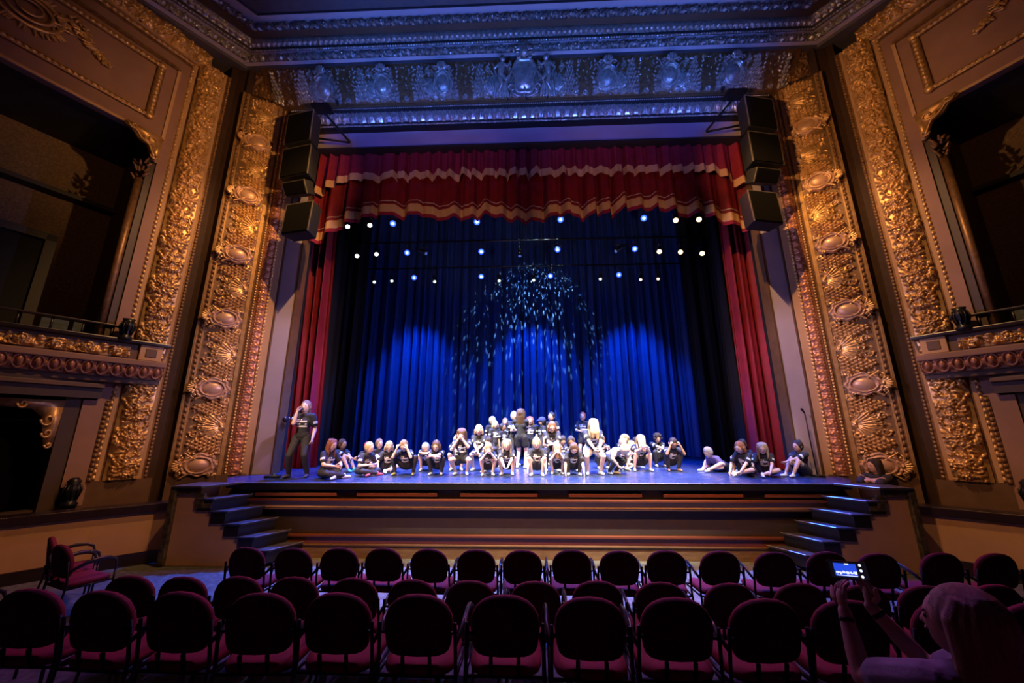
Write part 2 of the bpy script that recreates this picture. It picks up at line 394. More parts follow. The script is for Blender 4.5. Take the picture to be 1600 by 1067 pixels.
frontband('kick_board', -.01, .215, 7.81, M['concrete'], -6, 6.1)

# stairs at both corners of the stage
for s in (-1, 1):
    side = 'left' if s < 0 else 'right'
    t = empty('stage_stairs', W3(s, 5.9, 7.5, 0), 0, f'black steel-edged steps with tan cheek wall at the {side} stage corner', 'stairs', None)
    def up2(o): return under(o, t)
    for k in range(1, 6):
        z = 1.36-.2133*k; xf = 5.76-.285*k; xn = 6.08-.29*k
        tr = MB(); q = [W3(s, xf, 7.775, 0), W3(s, xf+.36, 7.775, 0), W3(s, xn+.36, 7.2, 0), W3(s, xn, 7.2, 0)]
        tr.prism([(p.x, p.y) for p in q], z-.03, z); o = up2(tr.build('tread', M['tread'], None, False, .004))
        nb = MB(); a = W3(s, xf-.006, 7.78, z+.002); b = W3(s, xn-.006, 7.19, z+.002); nb.tube([a, b], .008, 6)
        c = W3(s, xn+.34, 7.192, z+.002); nb.tube([b, c], .005, 6)
        up2(nb.build('nosing', M['nosing'], None, False))
        rs = MB(); q = [W3(s, xf+.04, 7.77, 0), W3(s, xf+.31, 7.77, 0), W3(s, xn+.31, 7.215, 0), W3(s, xn+.04, 7.215, 0)]
        rs.prism([(p.x, p.y) for p in q], max(z-.213, .05), z-.03); up2(rs.build('riser', M['black'], None, False))
    # top platform
    pm = MB(); q = [W3(s, 5.76, 7.775, 0), W3(s, 6.5, 7.775, 0), W3(s, 6.42, 7.2, 0), W3(s, 6.08, 7.2, 0)]
    q = [W3(s, 5.70, 7.775, 0), W3(s, 6.62, 7.775, 0), W3(s, 6.60, 7.15, 0), W3(s, 6.02, 7.15, 0)]
    pm.prism([(p.x, p.y) for p in q], 1.33, 1.365); up2(pm.build('landing', M['tread'], None, False, .004))
    nb = MB(); nb.tube([W3(s, 5.70, 7.775, 1.367), W3(s, 6.02, 7.145, 1.367), W3(s, 6.60, 7.145, 1.367)], .008, 6); up2(nb.build('nosing', M['nosing'], None, False))
    # cheek wall following the steps
    pts = [(6.52, .02), (6.52, 1.33), (6.08, 1.33)]
    for k in range(1, 6):
        z = 1.36-.2133*k; xn = 6.08-.29*k; pts += [(xn+.33, z-.09), (xn+.06, z-.09)] if k > 0 else []
    pts += [(4.9, .02)]
    cm = MB(); cm.extr([W3(s, w, 7.24, z) for w, z in pts], (0, .45, 0)); up2(cm.build('cheek_wall', M['tan'], None, False))
    tm = MB(); tm.box(W3(s, 6.57, 7.24, .68), (.11, .14, 1.30)); up2(tm.build('corner_trim', M['marble'], None, False, .01))
    tm = MB(); tm.box(W3(s, 6.32, 7.225, 1.27), (.42, .05, .10)); tm.box(W3(s, 6.05, 7.222, 1.13), (.14, .05, .22)); tm.box(W3(s, 5.98, 7.226, 1.02), (.30, .05, .08)); up2(tm.build('corner_trim', M['marble'], None, False, .006))

# ------------------------------------------------------------------ low orchestra walls
for s in (-1, 1):
    side = 'left' if s < 0 else 'right'
    t = empty('orchestra_wall', W3(s, 7.2, 7.2, 0), 0, f'low tan curving wall capped with a black rail, {side} of the seats', 'wall')
    line = [(6.62, 7.66), (7.05, 7.36), (7.6, 6.82), (8.2, 6.12), (8.9, 5.1), (9.3, 3.9)]
    mb = MB(); n = len(line)
    mb.prism([(XC+s*w, y) for w, y in line]+[(XC+s*(w+.18), y+.12) for w, y in line[::-1]], -.05, .90); under(mb.build('wall_panel', M['tan'], None, False), t)
    mb = MB(); mb.prism([(XC+s*(w-.06), y-.04) for w, y in line]+[(XC+s*(w+.26), y+.16) for w, y in line[::-1]], .90, 1.04); under(mb.build('rail_cap', M['rail'], None, False, .01), t)
    mb = MB(); mb.prism([(XC+s*(w-.03), y-.02) for w, y in line]+[(XC+s*w, y) for w, y in line[::-1]], 0, .22); under(mb.build('base_board', M['rail'], None, False), t)
# ------------------------------------------------------------------ gilded frame of the proscenium
D1 = (math.sin(math.radians(51.5)), -math.cos(math.radians(51.5)))
def seg(s, w, y, z, dw, dy): return W3(s, w, y, z), Vector((s*dw, dy, 0)).normalized()
Z0P = 1.42; ZT = 11.2
def wallstrip(s, name, p0, p1, z0, z1, m, par, dep=.25):     # plain vertical wall slab between two plan points, thickness backwards
    a = W3(s, p0[0], p0[1], 0); b = W3(s, p1[0], p1[1], 0); d = (b-a).normalized(); n = Vector((-s*abs(d.y), -abs(d.x), 0))
    n = Vector((d.y, -d.x, 0)); n = n if n.y < 0 or (abs(n.y) < 1e-6 and n.x*s < 0) else -n
    mb = MB(); mb.prism([(a.x, a.y), (b.x, b.y), (b.x-n.x*dep, b.y-n.y*dep), (a.x-n.x*dep, a.y-n.y*dep)], z0, z1)
    o = mb.build(name, m, None, False)
    if par: under(o, par)
    return o
def vrel(s, name, p0, z0, z1, hf, m, par, dirv, off=0, base=None, a_off=0, lift=0, hs=1):
    d = Vector((s*dirv[0], dirv[1], 0)).normalized(); n = Vector((d.y, -d.x, 0)); n = n if n.y < 0 else -n
    O = W3(s, p0[0], p0[1], z0) + d*off + n*lift
    return under(relief(name, O, (0, 0, 1), d, n, z1-z0, hf, m, None, base, 1, a_off, None, hs), par)
TILE_S = frame_tile(.66, .50); FOL = foliage_tile(.50); TONG = tongue_tile(.24); ROPE = rope_tile(.07, .045); BEAD = bead_tile(.055, .022); BEAD2 = bead_tile(.09, .035)
CART_Z = [1.65, 3.29, 4.94, 6.58, 8.21, 9.80]
def cartouche(par, O, A, B, N, m_f, m_b, sc=1.0, crest=True):
    """oval shield; A = sideways, B = outward (crest end), N = towards the hall"""
    A, B, N = Vector(A), Vector(B), Vector(N); O = Vector(O)
    nt = 56; rads = np.linspace(0, 1, 19)
    P = np.zeros((nt+1, len(rads), 3))
    for i in range(nt+1):
        th = 2*PI*i/nt; ca, sb = math.cos(th), math.sin(th)
        lob = 1+.07*math.cos(8*th)+.05*math.cos(3*th+1)
        for j, r in enumerate(rads):
            ra, rb = .245*sc, .33*sc
            if r < .55: h = .095*math.sqrt(1-(r/.62)**2)+.02
            elif r < .60: h = .03
            elif r < .74: h = .04+.065*math.sqrt(max(0, 1-((r-.67)/.07)**2))
            elif r < .78: h = .035
            elif r < .98: h = .03+.05*math.sqrt(max(0, 1-((r-.88)/.10)**2))*(1+.25*math.cos(16*th))
            else: h = -.01
            rr = r*(lob if r > .75 else 1)
            p = O+A*(ra*rr*ca)+B*(rb*rr*sb)+N*(h*sc)
            P[i, j] = p
    flip = A.cross(B).dot(N) < 0
    o = gridmesh('cartouche', P, m_f, None, True, not flip); under(o, par)
    mb = MB(); R3 = Matrix((A, B, N)).transposed()
    def L(a, b, h): return O+A*a*sc+B*b*sc+N*h*sc
    if crest:
        for k in range(-3, 4):
            th = k*.42; mb.cap(L(.02*k, .30, .07), L(.115*math.sin(th), .30+.125*math.cos(th), .09), .022*sc, .028*sc, 7)
        mb.ell(L(0, .30, .08), (.05*sc, .04*sc, .05*sc), R3, 10, 6)
    for q in (-1, 1):
        pts = [L(q*(.26-.10*(1-math.cos(x))), .28-.09*x+.03*math.sin(2*x), .06) for x in np.linspace(0, 3, 9)]
        mb.tube(pts, [.018*sc]*4+[.026*sc]*5, 7)
        pts = [L(q*(.20+.05*(1-v/7)*math.cos(1.1*v)), -.18-.05*(1-v/7)*math.sin(1.1*v), .07) for v in range(8)]; mb.tube(pts, .017*sc, 6)
        pts = [L(q*(.16+.06*(1-v/7)*math.cos(1.1*v)), .30+.06*(1-v/7)*math.sin(1.1*v), .07) for v in range(8)]; mb.tube(pts, .016*sc, 6)
    c = under(mb.build('crest', m_b, None), par)
    c.parent = o; c.matrix_parent_inverse = Matrix.Identity(4)
    return o
PL = {}
for s in (-1, 1):
    side = 'left' if s < 0 else 'right'
    t = empty('proscenium_pilaster', W3(s, 7.1, 8.3, 1.4), 0, f'tall gilded carved pilaster with oval cartouches on the {side} of the stage', 'pilaster', 'gilded pilasters of the proscenium')
    PL[s] = t
    wallstrip(s, 'jamb', (5.90, 8.87), (6.34, 8.87), 1.38, 10.0, M['lav'], t, .3)
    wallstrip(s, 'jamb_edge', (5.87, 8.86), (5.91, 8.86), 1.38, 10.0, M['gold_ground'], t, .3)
    wallstrip(s, 'jamb_edge', (6.33, 8.85), (6.36, 8.84), 1.38, 10.6, M['brown2'], t, .3)
    wallstrip(s, 'plain_band', (6.36, 8.80), (6.49, 8.74), 1.38, 10.7, M['tan'], t, .3)
    d = (.80, -.60)
    vrel(s, 'bead_moulding', (6.47, 8.745), Z0P, 10.7, BEAD2, M['gold'], t, d)
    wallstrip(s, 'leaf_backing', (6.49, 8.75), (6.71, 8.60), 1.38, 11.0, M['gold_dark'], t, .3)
    vrel(s, 'leaf_moulding', (6.51, 8.735), Z0P, 10.95, TONG, M['redgold'], t, (.22, -.15), 0, lambda b: .03*np.sin(PI*b))
    wallstrip(s, 'plain_band', (6.71, 8.61), (6.87, 8.54), 1.38, ZT, M['gold_dark'], t, .3)
    vrel(s, 'rope_moulding', (6.72, 8.595), Z0P, 11.1, ROPE, M['gold'], t, (.16, -.07), .0, None, 0, .01)
    wallstrip(s, 'fillet', (6.80, 8.54), (6.86, 8.50), 1.38, ZT, M['gold'], t, .2)
    # field with carved ground
    p0 = (6.87, 8.52); w_, y_ = D1
    p1 = (p0[0]+.66*w_, p0[1]+.66*y_); p2 = (p0[0]+.80*w_, p0[1]+.80*y_)
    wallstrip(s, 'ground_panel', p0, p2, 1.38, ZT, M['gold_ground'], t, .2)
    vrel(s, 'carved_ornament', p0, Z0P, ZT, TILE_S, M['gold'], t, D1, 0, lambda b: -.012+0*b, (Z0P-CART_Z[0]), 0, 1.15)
    wallstrip(s, 'fillet', (p1[0], p1[1]-.04), (p1[0]+.03*w_, p1[1]-.04+.03*y_), 1.38, ZT, M['gold'], t, .1)
    vrel(s, 'bead_moulding', p0, Z0P, ZT, bead_tile(.12, .04), M['gold_dark'], t, D1, .70, None, 0, .0)
    wallstrip(s, 'fillet', (p2[0]-.02*w_, p2[1]-.03), (p2[0]+.02*w_, p2[1]-.03+.02*y_), 1.38, ZT, M['gold'], t, .15)
    n = Vector((y_*s if False else 0, 0, 0)); dv = Vector((s*w_, y_, 0)).normalized(); nn = Vector((dv.y, -dv.x, 0)); nn = nn if nn.y < 0 else -nn
    for z in CART_Z:
        O = W3(s, p0[0], p0[1], z)+dv*.345+nn*.05
        cartouche(t, O, (0, 0, 1), dv, nn, M['cart'], M['gold'])
    # dark cove
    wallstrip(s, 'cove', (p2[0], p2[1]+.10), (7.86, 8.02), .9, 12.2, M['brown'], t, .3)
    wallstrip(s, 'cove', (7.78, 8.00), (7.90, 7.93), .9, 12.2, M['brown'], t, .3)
    # plinth
    wallstrip(s, 'plinth', (6.4, 8.78), (6.87, 8.48), .2, Z0P, M['brown2'], t, .4)
    wallstrip(s, 'plinth', (6.87, 8.47), (p2[0], p2[1]-.05), .2, Z0P, M['brown2'], t, .4)
    # outer strip
    t2 = empty('foliage_pilaster', W3(s, 8.1, 7.7, 1.4), 0, f'gilded pilaster of dense carved foliage between the {side} box and the dark cove', 'pilaster', 'outer foliage pilasters')
    d2 = (.707, -.707)
    q0 = (7.88, 7.94); q1 = (q0[0]+.80*.707, q0[1]-.80*.707)
    wallstrip(s, 'backing', q0, q1, Z0P, 11.6, M['gold_dark'], t2, .3)
    vrel(s, 'bead_moulding', q0, Z0P, 11.6, bead_tile(.08, .03), M['gold_dark'], t2, d2, .0)
    wallstrip(s, 'fillet', (q0[0]+.05, q0[1]-.08), (q0[0]+.13*.707+.02, q0[1]-.13*.707-.03), Z0P, 11.6, M['tan'], t2, .1)
    vrel(s, 'carved_foliage', q0, Z0P, 11.55, FOL, M['gold'], t2, d2, .14, lambda b: .05*np.sin(PI*b)+.03)
    wallstrip(s, 'fillet', (q0[0]+.65*.707, q0[1]-.65*.707-.04), (q0[0]+.71*.707, q0[1]-.71*.707-.04), Z0P, 11.6, M['tan'], t2, .1)
    vrel(s, 'bead_moulding', q0, Z0P, 11.45, bead_tile(.11, .04), M['gold'], t2, d2, .72)
    wallstrip(s, 'plinth', (7.8, 7.99), (8.5, 7.29), .9, Z0P, M['brown2'], t2, .3)
    # horizontal return of the foliage frame over the box
    a26 = math.radians(26); dw = Vector((s*math.sin(a26), -math.cos(a26), 0)); nw = Vector((-s*math.cos(a26), -math.sin(a26), 0))
    O = W3(s, 8.42, 7.40, 11.42)
    t2 = empty('side_frieze', O, 0, f'gilded foliage frieze running over the upper {side} box', 'frieze', 'foliage friezes over the boxes')
    mb = MB(); mb.box(O+dw*2.5+Vector((0, 0, .35))-nw*.08, (5.6, .2, .9), rz3(math.atan2(dw.y, dw.x))); under(mb.build('frieze_backing', M['gold_dark'], None, False), t2)
    under(relief('carved_foliage', O+Vector((0, 0, .12))-dw*.3+nw*.03, dw, (0, 0, 1), nw, 5, FOL, M['gold'], None, lambda b: .05*np.sin(PI*b)), t2)
    under(relief('bead_moulding', O+Vector((0, 0, -.04))-dw*.1+nw*.03, dw, (0, 0, 1), nw, 5, bead_tile(.11, .04), M['gold'], None), t2)
    mb = MB(); mb.box(O+dw*2.5+Vector((0, 0, .09))+nw*.04, (5.4, .06, .04), rz3(math.atan2(dw.y, dw.x))); under(mb.build('fillet', M['tan'], None, False), t2)
    # --------------------------------------------------------------- side wall with the box openings
    Wp = (8.42, 7.40)
    def SP(dist, z, dep=0): return W3(s, Wp[0], Wp[1], z)+dw*dist+nw*dep
    rotw = rz3(math.atan2(dw.y, dw.x))
    def sbox(name, d0, d1, z0, z1, m, par=None, dep0=-.2, dep1=0, bevel=0):
        mb = MB(); mb.box((SP((d0+d1)/2, (z0+z1)/2, (dep0+dep1)/2)), (d1-d0, dep1-dep0, z1-z0), rotw)
        o = mb.build(name, m, None, False, bevel)
        return under(o, par) if par else o
    wl = empty(f'wall_{side}', W3(s, 8.4, 7.4, 0)); wl['kind'] = 'structure'
    sbox('wall_panel', -.02, .22, 1.0, 11.4, M['rose'], wl)               # plain strip beside the box
    sbox('wall_panel', .22, 6.5, 9.0, 11.45, M['rose'], wl)
    sbox('wall_panel', .22, .34, 1.0, 9.0, M['brown'], wl, -.35, -.05)
    sbox('raised_border', .22, 6.5, 10.98, 11.06, M['gold_dark'], wl, 0, .05)
    sbox('raised_border', .20, .26, 9.0, 11.0, M['tan'], wl, 0, .04)
    sbox('raised_border', .22, 6.5, 8.97, 9.03, M['tan'], wl, 0, .03)
    for z in (10.80, 9.40):
        sbox('panel_moulding', .50, 4.6, z-.05, z+.05, M['gold_dark'], wl, 0, .07, .015)
        under(relief('panel_moulding', SP(.50, z-.035, .07), dw, (0, 0, 1), nw, 4.1, BEAD2, M['gold'], None), wl)
    sbox('panel_moulding', .47, .62, 9.36, 10.86, M['gold_dark'], wl, 0, .06, .02)
    under(relief('panel_moulding', SP(.50, 9.45, .06), (0, 0, 1), dw, nw, 1.3, bead_tile(.11, .045), M['gold'], None), wl)
    mb = MB()
    for z in (9.40, 10.82): mb.ell(SP(.545, z, .07), (.085, .06, .085), rotw, 10, 7)
    under(mb.build('panel_moulding', M['gold'], None), wl)
    # gilded garland at the middle of the upper panel
    g = MB(); rr = random.Random(5+s)
    for i in range(70):
        q = i/70; dd = 2.15-.85*q+rr.uniform(-.05, .05); zz = 10.25+.20*math.sin(q*5)+rr.uniform(-.16, .16)*(1.2-q); a = rr.uniform(0, PI)
        c = SP(dd, zz, .04+rr.uniform(0, .05)); dv_ = dw*math.cos(a)+Vector((0, 0, math.sin(a)))
        g.cap(c-dv_*.05, c+dv_*.05, .028, .012, 6)
    for k in range(3):
        pts = [SP(2.45+(.42-.13*k)*math.cos(v), 10.2+(.34-.1*k)*math.sin(v), .05+.03*k) for v in np.linspace(0, 2*PI, 24)]; g.tube(pts, .04-.008*k, 7)
    for k in range(40):
        th = rr.uniform(0, 2*PI); c = SP(2.45+.46*math.cos(th), 10.2+.38*math.sin(th), .05); dv_ = dw*math.cos(th)+Vector((0, 0, math.sin(th))); g.cap(c, c+dv_*.10, .034, .014, 6)
    g = under(g.build('gilded_garland', M['gold'], None), wl)
    # upper box interior
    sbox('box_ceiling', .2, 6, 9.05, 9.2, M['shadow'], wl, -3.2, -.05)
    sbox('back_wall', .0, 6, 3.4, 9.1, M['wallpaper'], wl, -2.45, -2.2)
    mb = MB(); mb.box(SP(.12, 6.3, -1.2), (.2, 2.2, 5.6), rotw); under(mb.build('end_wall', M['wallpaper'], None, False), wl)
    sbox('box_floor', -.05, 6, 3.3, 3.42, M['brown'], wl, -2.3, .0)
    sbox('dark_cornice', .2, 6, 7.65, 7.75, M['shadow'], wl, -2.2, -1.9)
    # column reveal
    mb = MB(); mb.tube([SP(.40, 3.9, -.14), SP(.40, 7.9, -.14)], .07, 14); under(mb.build('slim_column', M['gold_dark'], None), wl)
    mb = MB(); rr = random.Random(11)
    for i in range(26):
        th = rr.uniform(0, 2*PI); z = 7.85+rr.uniform(0, .5); c = SP(.42, z, -.10)+Vector((math.cos(th)*.09, math.sin(th)*.09, 0)); mb.cap(c, c+Vector((math.cos(th)*.05, math.sin(th)*.05, .06)), .03, .02, 6)
    under(mb.build('capital', M['gold_dark'], None), wl)
    # window frame on the back wall of the box
    mb = MB()
    for (a, b, c_, d_) in ((.95, 2.5, 6.55, 6.72), (.95, 2.5, 4.3, 4.45), (.95, 1.12, 4.3, 6.7), (2.4, 2.55, 4.3, 6.7)): mb.box(SP((a+b)/2, (c_+d_)/2, -2.14), (b-a, .12, d_-c_), rotw)
    under(mb.build('dark_door_frame', M['shadow'], None, False), wl)
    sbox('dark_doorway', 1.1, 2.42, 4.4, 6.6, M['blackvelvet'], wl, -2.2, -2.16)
    # corner brackets of the openings
    def bracket(name, d0, z0, sc, label):
        b_ = MB()
        pts = [SP(d0+sc*x, z0-sc*y, .0) for x, y in ((0, 0), (1.0, -.02), (1.05, .12), (.8, .2), (.62, .42), (.36, .52), (.22, .8), (.16, 1.0), (0, 1.05))]
        b_.extr(pts, nw*.10)
        for cx, cy, r in ((.30, .30, .20), (.82, .10, .12), (.12, .88, .12)):
            b_.tube([SP(d0+sc*(cx+r*(1-v/9)*math.cos(v)), z0-sc*(cy+r*(1-v/9)*math.sin(v)), .12) for v in np.linspace(0, 7, 18)], .035*sc, 6)
        b_.tube([SP(d0+sc*x, z0-sc*y, .12) for x, y in ((1.03, .06), (.74, .20), (.56, .42), (.32, .54), (.2, .8), (.08, 1.02))], .04*sc, 6)
        return under(b_.build(name, M['gold'], None), wl)
    bracket('scroll_bracket', .24, 9.0, .62, '')
    # lower box opening
    sbox('lintel', .2, 6, 2.98, 3.32, M['brown'], wl, -.6, .12)
    sbox('lintel', .2, 6, 3.18, 3.26, M['brown2'], wl, 0, .18, .01)
    sbox('pale_pier', .10, .40, 1.35, 2.95, M['rose'], wl, -.2, .02)
    sbox('dark_reveal', .40, .62, .9, 2.98, M['brown'], wl, -.5, -.02)
    mb = MB()
    b2 = [SP(.62+.62*x, 2.92-.85*y, -.1) for x, y in ((0, 0), (1.3, 0), (1.3, .16), (.6, .2), (.38, .36), (.30, .62), (.2, .95), (.02, 1.0))]; mb.extr(b2, nw*.08)
    for cx, cy, r in ((.25, .42, .14), (.20, .70, .11), (.8, .1, .1), (.12, .95, .07)):
        mb.tube([SP(.62+.62*(cx+r*(1-v/9)*math.cos(v)), 2.92-.85*(cy+r*(1-v/9)*math.sin(v)), 0) for v in np.linspace(0, 7, 18)], .02, 6)
    under(mb.build('scroll_bracket', M['gold'], None), wl)
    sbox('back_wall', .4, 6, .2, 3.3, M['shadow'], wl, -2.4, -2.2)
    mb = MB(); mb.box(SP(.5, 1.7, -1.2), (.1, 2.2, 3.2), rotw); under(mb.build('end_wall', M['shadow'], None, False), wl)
    sbox('parapet', .1, 6, .3, 1.0, M['brown'], wl, -.3, -.1)
    vz = relief('bead_moulding', SP(.02, 1.4, .02), (0, 0, 1), dw, nw, 1.55, BEAD2, M['gold_dark'], None); under(vz, wl)
    # dark carved newel posts
    for (d_, z_, dep_, h_) in ((.28, 1.02, .16, .5), (.12, 4.16, .30, .42)):
        b_ = MB(); c = SP(d_, z_, dep_)
        b_.lathe(c, [(.10, 0), (.12, .04), (.09, .08), (.07, .16), (.11, .26), (.12, .32), (.08, .38), (.10, .44), (.05, h_)], 16)
        for k in range(10): th = k*PI/5; b_.tube([c+Vector((math.cos(th)*.075, math.sin(th)*.075, .10)), c+Vector((math.cos(th)*.125, math.sin(th)*.125, .28)), c+Vector((math.cos(th)*.09, math.sin(th)*.09, .38))], .014, 5)
        o = b_.build('newel_post', M['black'], None); o.location = (0, 0, 0)
        tag(o, f'black turned newel post {"on the low wall in front of the lower" if z_ < 2 else "at the stage end of the upper"} {side} box', 'post')
    # --------------------------------------------------------------- balcony front of the box
    a35 = math.radians(33); db = Vector((s*math.sin(a35), -math.cos(a35), 0)); nb_ = Vector((-s*math.cos(a35), -math.sin(a35), 0)); rb = rz3(math.atan2(db.y, db.x))
    bx = empty('box_balcony', W3(s, 7.9, 7.75, 3.3), 0, f'projecting balcony front of the upper {side} box with gilded scroll frieze and egg moulding', 'balcony', 'balcony fronts of the boxes')
    def BP(d, z, dep=0): return W3(s, 7.93, 7.80, z)+db*d+nb_*dep
    def bbox(name, d0, d1, z0, z1, dep0, dep1, m, bev=0):
        mb = MB(); mb.box(BP((d0+d1)/2, (z0+z1)/2, (dep0+dep1)/2), (d1-d0, dep1-dep0, z1-z0), rb); return under(mb.build(name, m, None, False, bev), bx)
    bbox('cornice_slab', -.02, 5, 3.66, 3.78, -.5, .26, M['lav'] if False else M['rose'], .02)
    bbox('cornice_slab', .0, 5, 3.30, 3.42, -.5, .06, M['brown2'], .02)
    under(relief('egg_moulding', BP(0, 3.42, .10), db, (0, 0, 1), nb_, 5, egg_tile(.20, .24), M['gold_dark'] if s > 9 else M['redgold'], None, lambda b: .10*b), bx)
    bbox('moulding_back', .0, 5, 3.40, 3.68, -.5, .10, M['brown2'])
    bbox('frieze_panel', .05, 5, 3.78, 4.12, -.4, .05, M['brown2'])
    ft = foliage_tile(.22, .8, 9)
    under(relief('scroll_frieze', BP(.55, 3.83, .055), db, (0, 0, 1), nb_, 2.6, ft, M['gold'], None), bx)
    bbox('end_block', .06, .42, 3.80, 4.12, 0, .11, M['tan'], .01)
    bbox('end_block', .15, .33, 3.87, 4.05, .1, .125, M['brown2'], .01)
    bbox('rail', -.06, 5, 4.12, 4.19, -.4, .16, M['rail'], .015)
    bbox('upper_rail', .3, 5, 4.46, 4.50, -.25, -.15, M['rail'], .01)
    for k in range(8):
        mb = MB(); mb.tube([BP(.45+.4*k, 4.19, -.2), BP(.45+.4*k, 4.47, -.2)], .018, 6); under(mb.build('rail_post', M['rail'], None), bx)
    M.setdefault('greenchair', mat('dark green box chair', (.03, .045, .04), .6))
    for k in range(3):
        c = BP(.75+.42*k, 3.42, -.62); mb = MB()
        mb.box(c+Vector((0, 0, .45)), (.40, .42, .06), rb); mb.box(c+Vector((0, 0, .88))-nb_*0.2*0, (.36, .05, .42), rb)
        for q1_ in (-.17, .17):
            mb.tube([c+db*q1_+nb_*.17, c+db*q1_+nb_*.17+Vector((0, 0, .45))], .014, 6)
            mb.tube([c+db*q1_-nb_*.03, c+db*q1_-nb_*.0+Vector((0, 0, 1.0))], .014, 6)
        o = mb.build('box_chair', M['greenchair'], None, False, .02)
        tag(o, f'dark green chair behind the rail of the upper {side} box, {["nearest the stage", "middle of three", "farthest from the stage"][k]}', 'chair', 'dark chairs in the upper boxes')

# ------------------------------------------------------------------ top of the proscenium
tp = empty('proscenium_frieze', (XC, 8.5, 11.2), 0, 'carved frieze of cartouches and leaf cones above the stage, lit blue', 'frieze')
mb = MB(); mb.box((XC, 9.02, 10.31), (12.7, .3, .62)); under(mb.build('lilac_band', M['lav'], None, False), tp)
mb = MB(); mb.box((XC, 8.9, 10.65), (12.6, .3, .12)); under(mb.build('dark_fillet', M['shadow'], None, False), tp)
mb = MB(); mb.box((XC, 8.88, 9.98), (12.0, .3, .05)); under(mb.build('lower_edge', M['shadow'], None, False), tp)
X0 = -6.6; LX = 13.2
nrm = Vector((0, -.94, -.34)); bvec = Vector((0, -.34, .94))
mb = MB(); mb.extr([(XC+X0, 8.72, 10.70), (XC+X0, 8.60, 11.10), (XC+X0, 8.56, 11.22), (XC+X0, 9.0, 11.22), (XC+X0, 9.0, 10.70)], (LX, 0, 0)); under(mb.build('leaf_backing', M['shadow'], None, False), tp)
T2 = tongue_tile(.36, .235)
under(relief('leaf_moulding', (XC+X0, 8.73, 10.73), (1, 0, 0), (0, -.29, .957), (0, -.957, -.29), LX, T2, M['silver'], None, lambda b: .05*np.sin(PI*b)), tp)
under(relief('bead_moulding', (XC+X0, 8.72, 10.66), (1, 0, 0), (0, -.29, .957), (0, -.957, -.29), LX, BEAD, M['silver'], None), tp)
under(relief('bead_moulding', (XC+X0, 8.60, 11.12), (1, 0, 0), (0, -.29, .957), (0, -.957, -.29), LX, BEAD, M['silver'], None), tp)
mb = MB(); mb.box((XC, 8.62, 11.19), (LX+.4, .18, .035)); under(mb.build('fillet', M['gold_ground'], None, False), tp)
TILE_T = frame_tile(.90)
def cov(b): return .10*np.sin(PI*b)*0+.02
OF = Vector((XC-6.95, 8.50, 11.21)); bf = Vector((0, -.51, .860)); nf = Vector((0, -.860, -.51))
FOFF = PER/2+ (-6.95+5.55)  # so that a cartouche falls on x = +-5.55
under(relief('carved_ornament', OF, (1, 0, 0), bf, nf, 13.9, TILE_T, M['silver'], None, lambda b: -.012+0*b, 1, (-6.95) % PER, None, 1.15), tp)
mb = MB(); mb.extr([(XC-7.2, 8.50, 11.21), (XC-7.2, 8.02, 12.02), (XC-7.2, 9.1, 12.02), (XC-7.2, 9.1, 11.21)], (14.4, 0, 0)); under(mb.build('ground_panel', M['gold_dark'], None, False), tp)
for x in (-5.5, -3.85, -2.2, 2.2, 3.85, 5.5):
    O = OF+Vector((6.95+x, 0, 0))+bf*.40+nf*.06
    cartouche(tp, O, (1, 0, 0), bf, nf, M['silver'], M['silver'], 1.12)
for s in (-1, 1):   # corner blocks
    mb = MB(); mb.prism([(XC+s*6.80, 8.60), (XC+s*7.50, 8.03), (XC+s*8.0, 8.3), (XC+s*7.2, 9.2)], 11.2, 12.05); under(mb.build('corner_block', M['brown'], None, False), tp)
    cb = relief('corner_ornament', W3(s, 6.83, 8.55, 11.25), (0, 0, 1), Vector((s*.78, -.62, 0)), Vector((-s*.62, -.78, 0)), .75, foliage_tile(.7, .75, 21), M['gold_dark'], None); under(cb, tp)
# central shield with two putti
cs = MB()
nt = 60; P = np.zeros((nt+1, 15, 3)); O = OF+Vector((6.95, 0, 0))+bf*.48+nf*.10
for i in range(nt+1):
    th = 2*PI*i/nt; ca, sb = math.cos(th), math.sin(th)
    wst = .30*(1-.28*math.exp(-((sb+.15)/.35)**2))
    for j in range(15):
        r = j/14
        h = .10*math.sqrt(max(0, 1-(r/.85)**2))+.02 if r < .74 else (.05+.06*math.sqrt(max(0, 1-((r-.86)/.12)**2)) if r < .98 else -.05)
        p = O+Vector((1, 0, 0))*(wst*1.25*r*ca*(1+.1*abs(sb)))+bf*(.46*r*sb*(1+.06*math.cos(6*th)))+nf*h
        P[i, j] = p
o = gridmesh('central_shield', P, M['silver'], None, True, True); under(o, tp)
R3 = Matrix((Vector((1, 0, 0)), bf, nf)).transposed()
def L0(a, b, h): return O+Vector((a, 0, 0))+bf*b+nf*h
cs.ell(L0(0, .52, .14), (.11, .13, .10), R3, 14, 9)
cs.cap(L0(0, -.47, .08), L0(0, .50, .02), .03, .05, 8)
cs.ell(L0(0, .52, .24), (.025, .04, .03), R3, 8, 6)
for k in range(-4, 5): cs.cap(L0(.03*k, .58, .14), L0(.05*k, .70-.008*k*k, .15), .03, .022, 7)
for q in (-1, 1):
    cs.tube([L0(q*(.16+.09*math.cos(v)*(1-v/9)), .44+.1*math.sin(v)*(1-v/9), .12) for v in np.linspace(0, 6.5, 16)], .026, 7)
    cs.tube([L0(q*(.34+.09*math.cos(v)*(1-v/9)), -.28+.1*math.sin(v)*(1-v/9), .10) for v in np.linspace(0, 6.5, 16)], .028, 7)
    cs.tube([L0(q*x, y, .10) for x, y in ((.05, -.48), (.2, -.47), (.32, -.40), (.40, -.28))], .03, 7)
under(cs.build('shield_crest', M['silver'], None), tp)
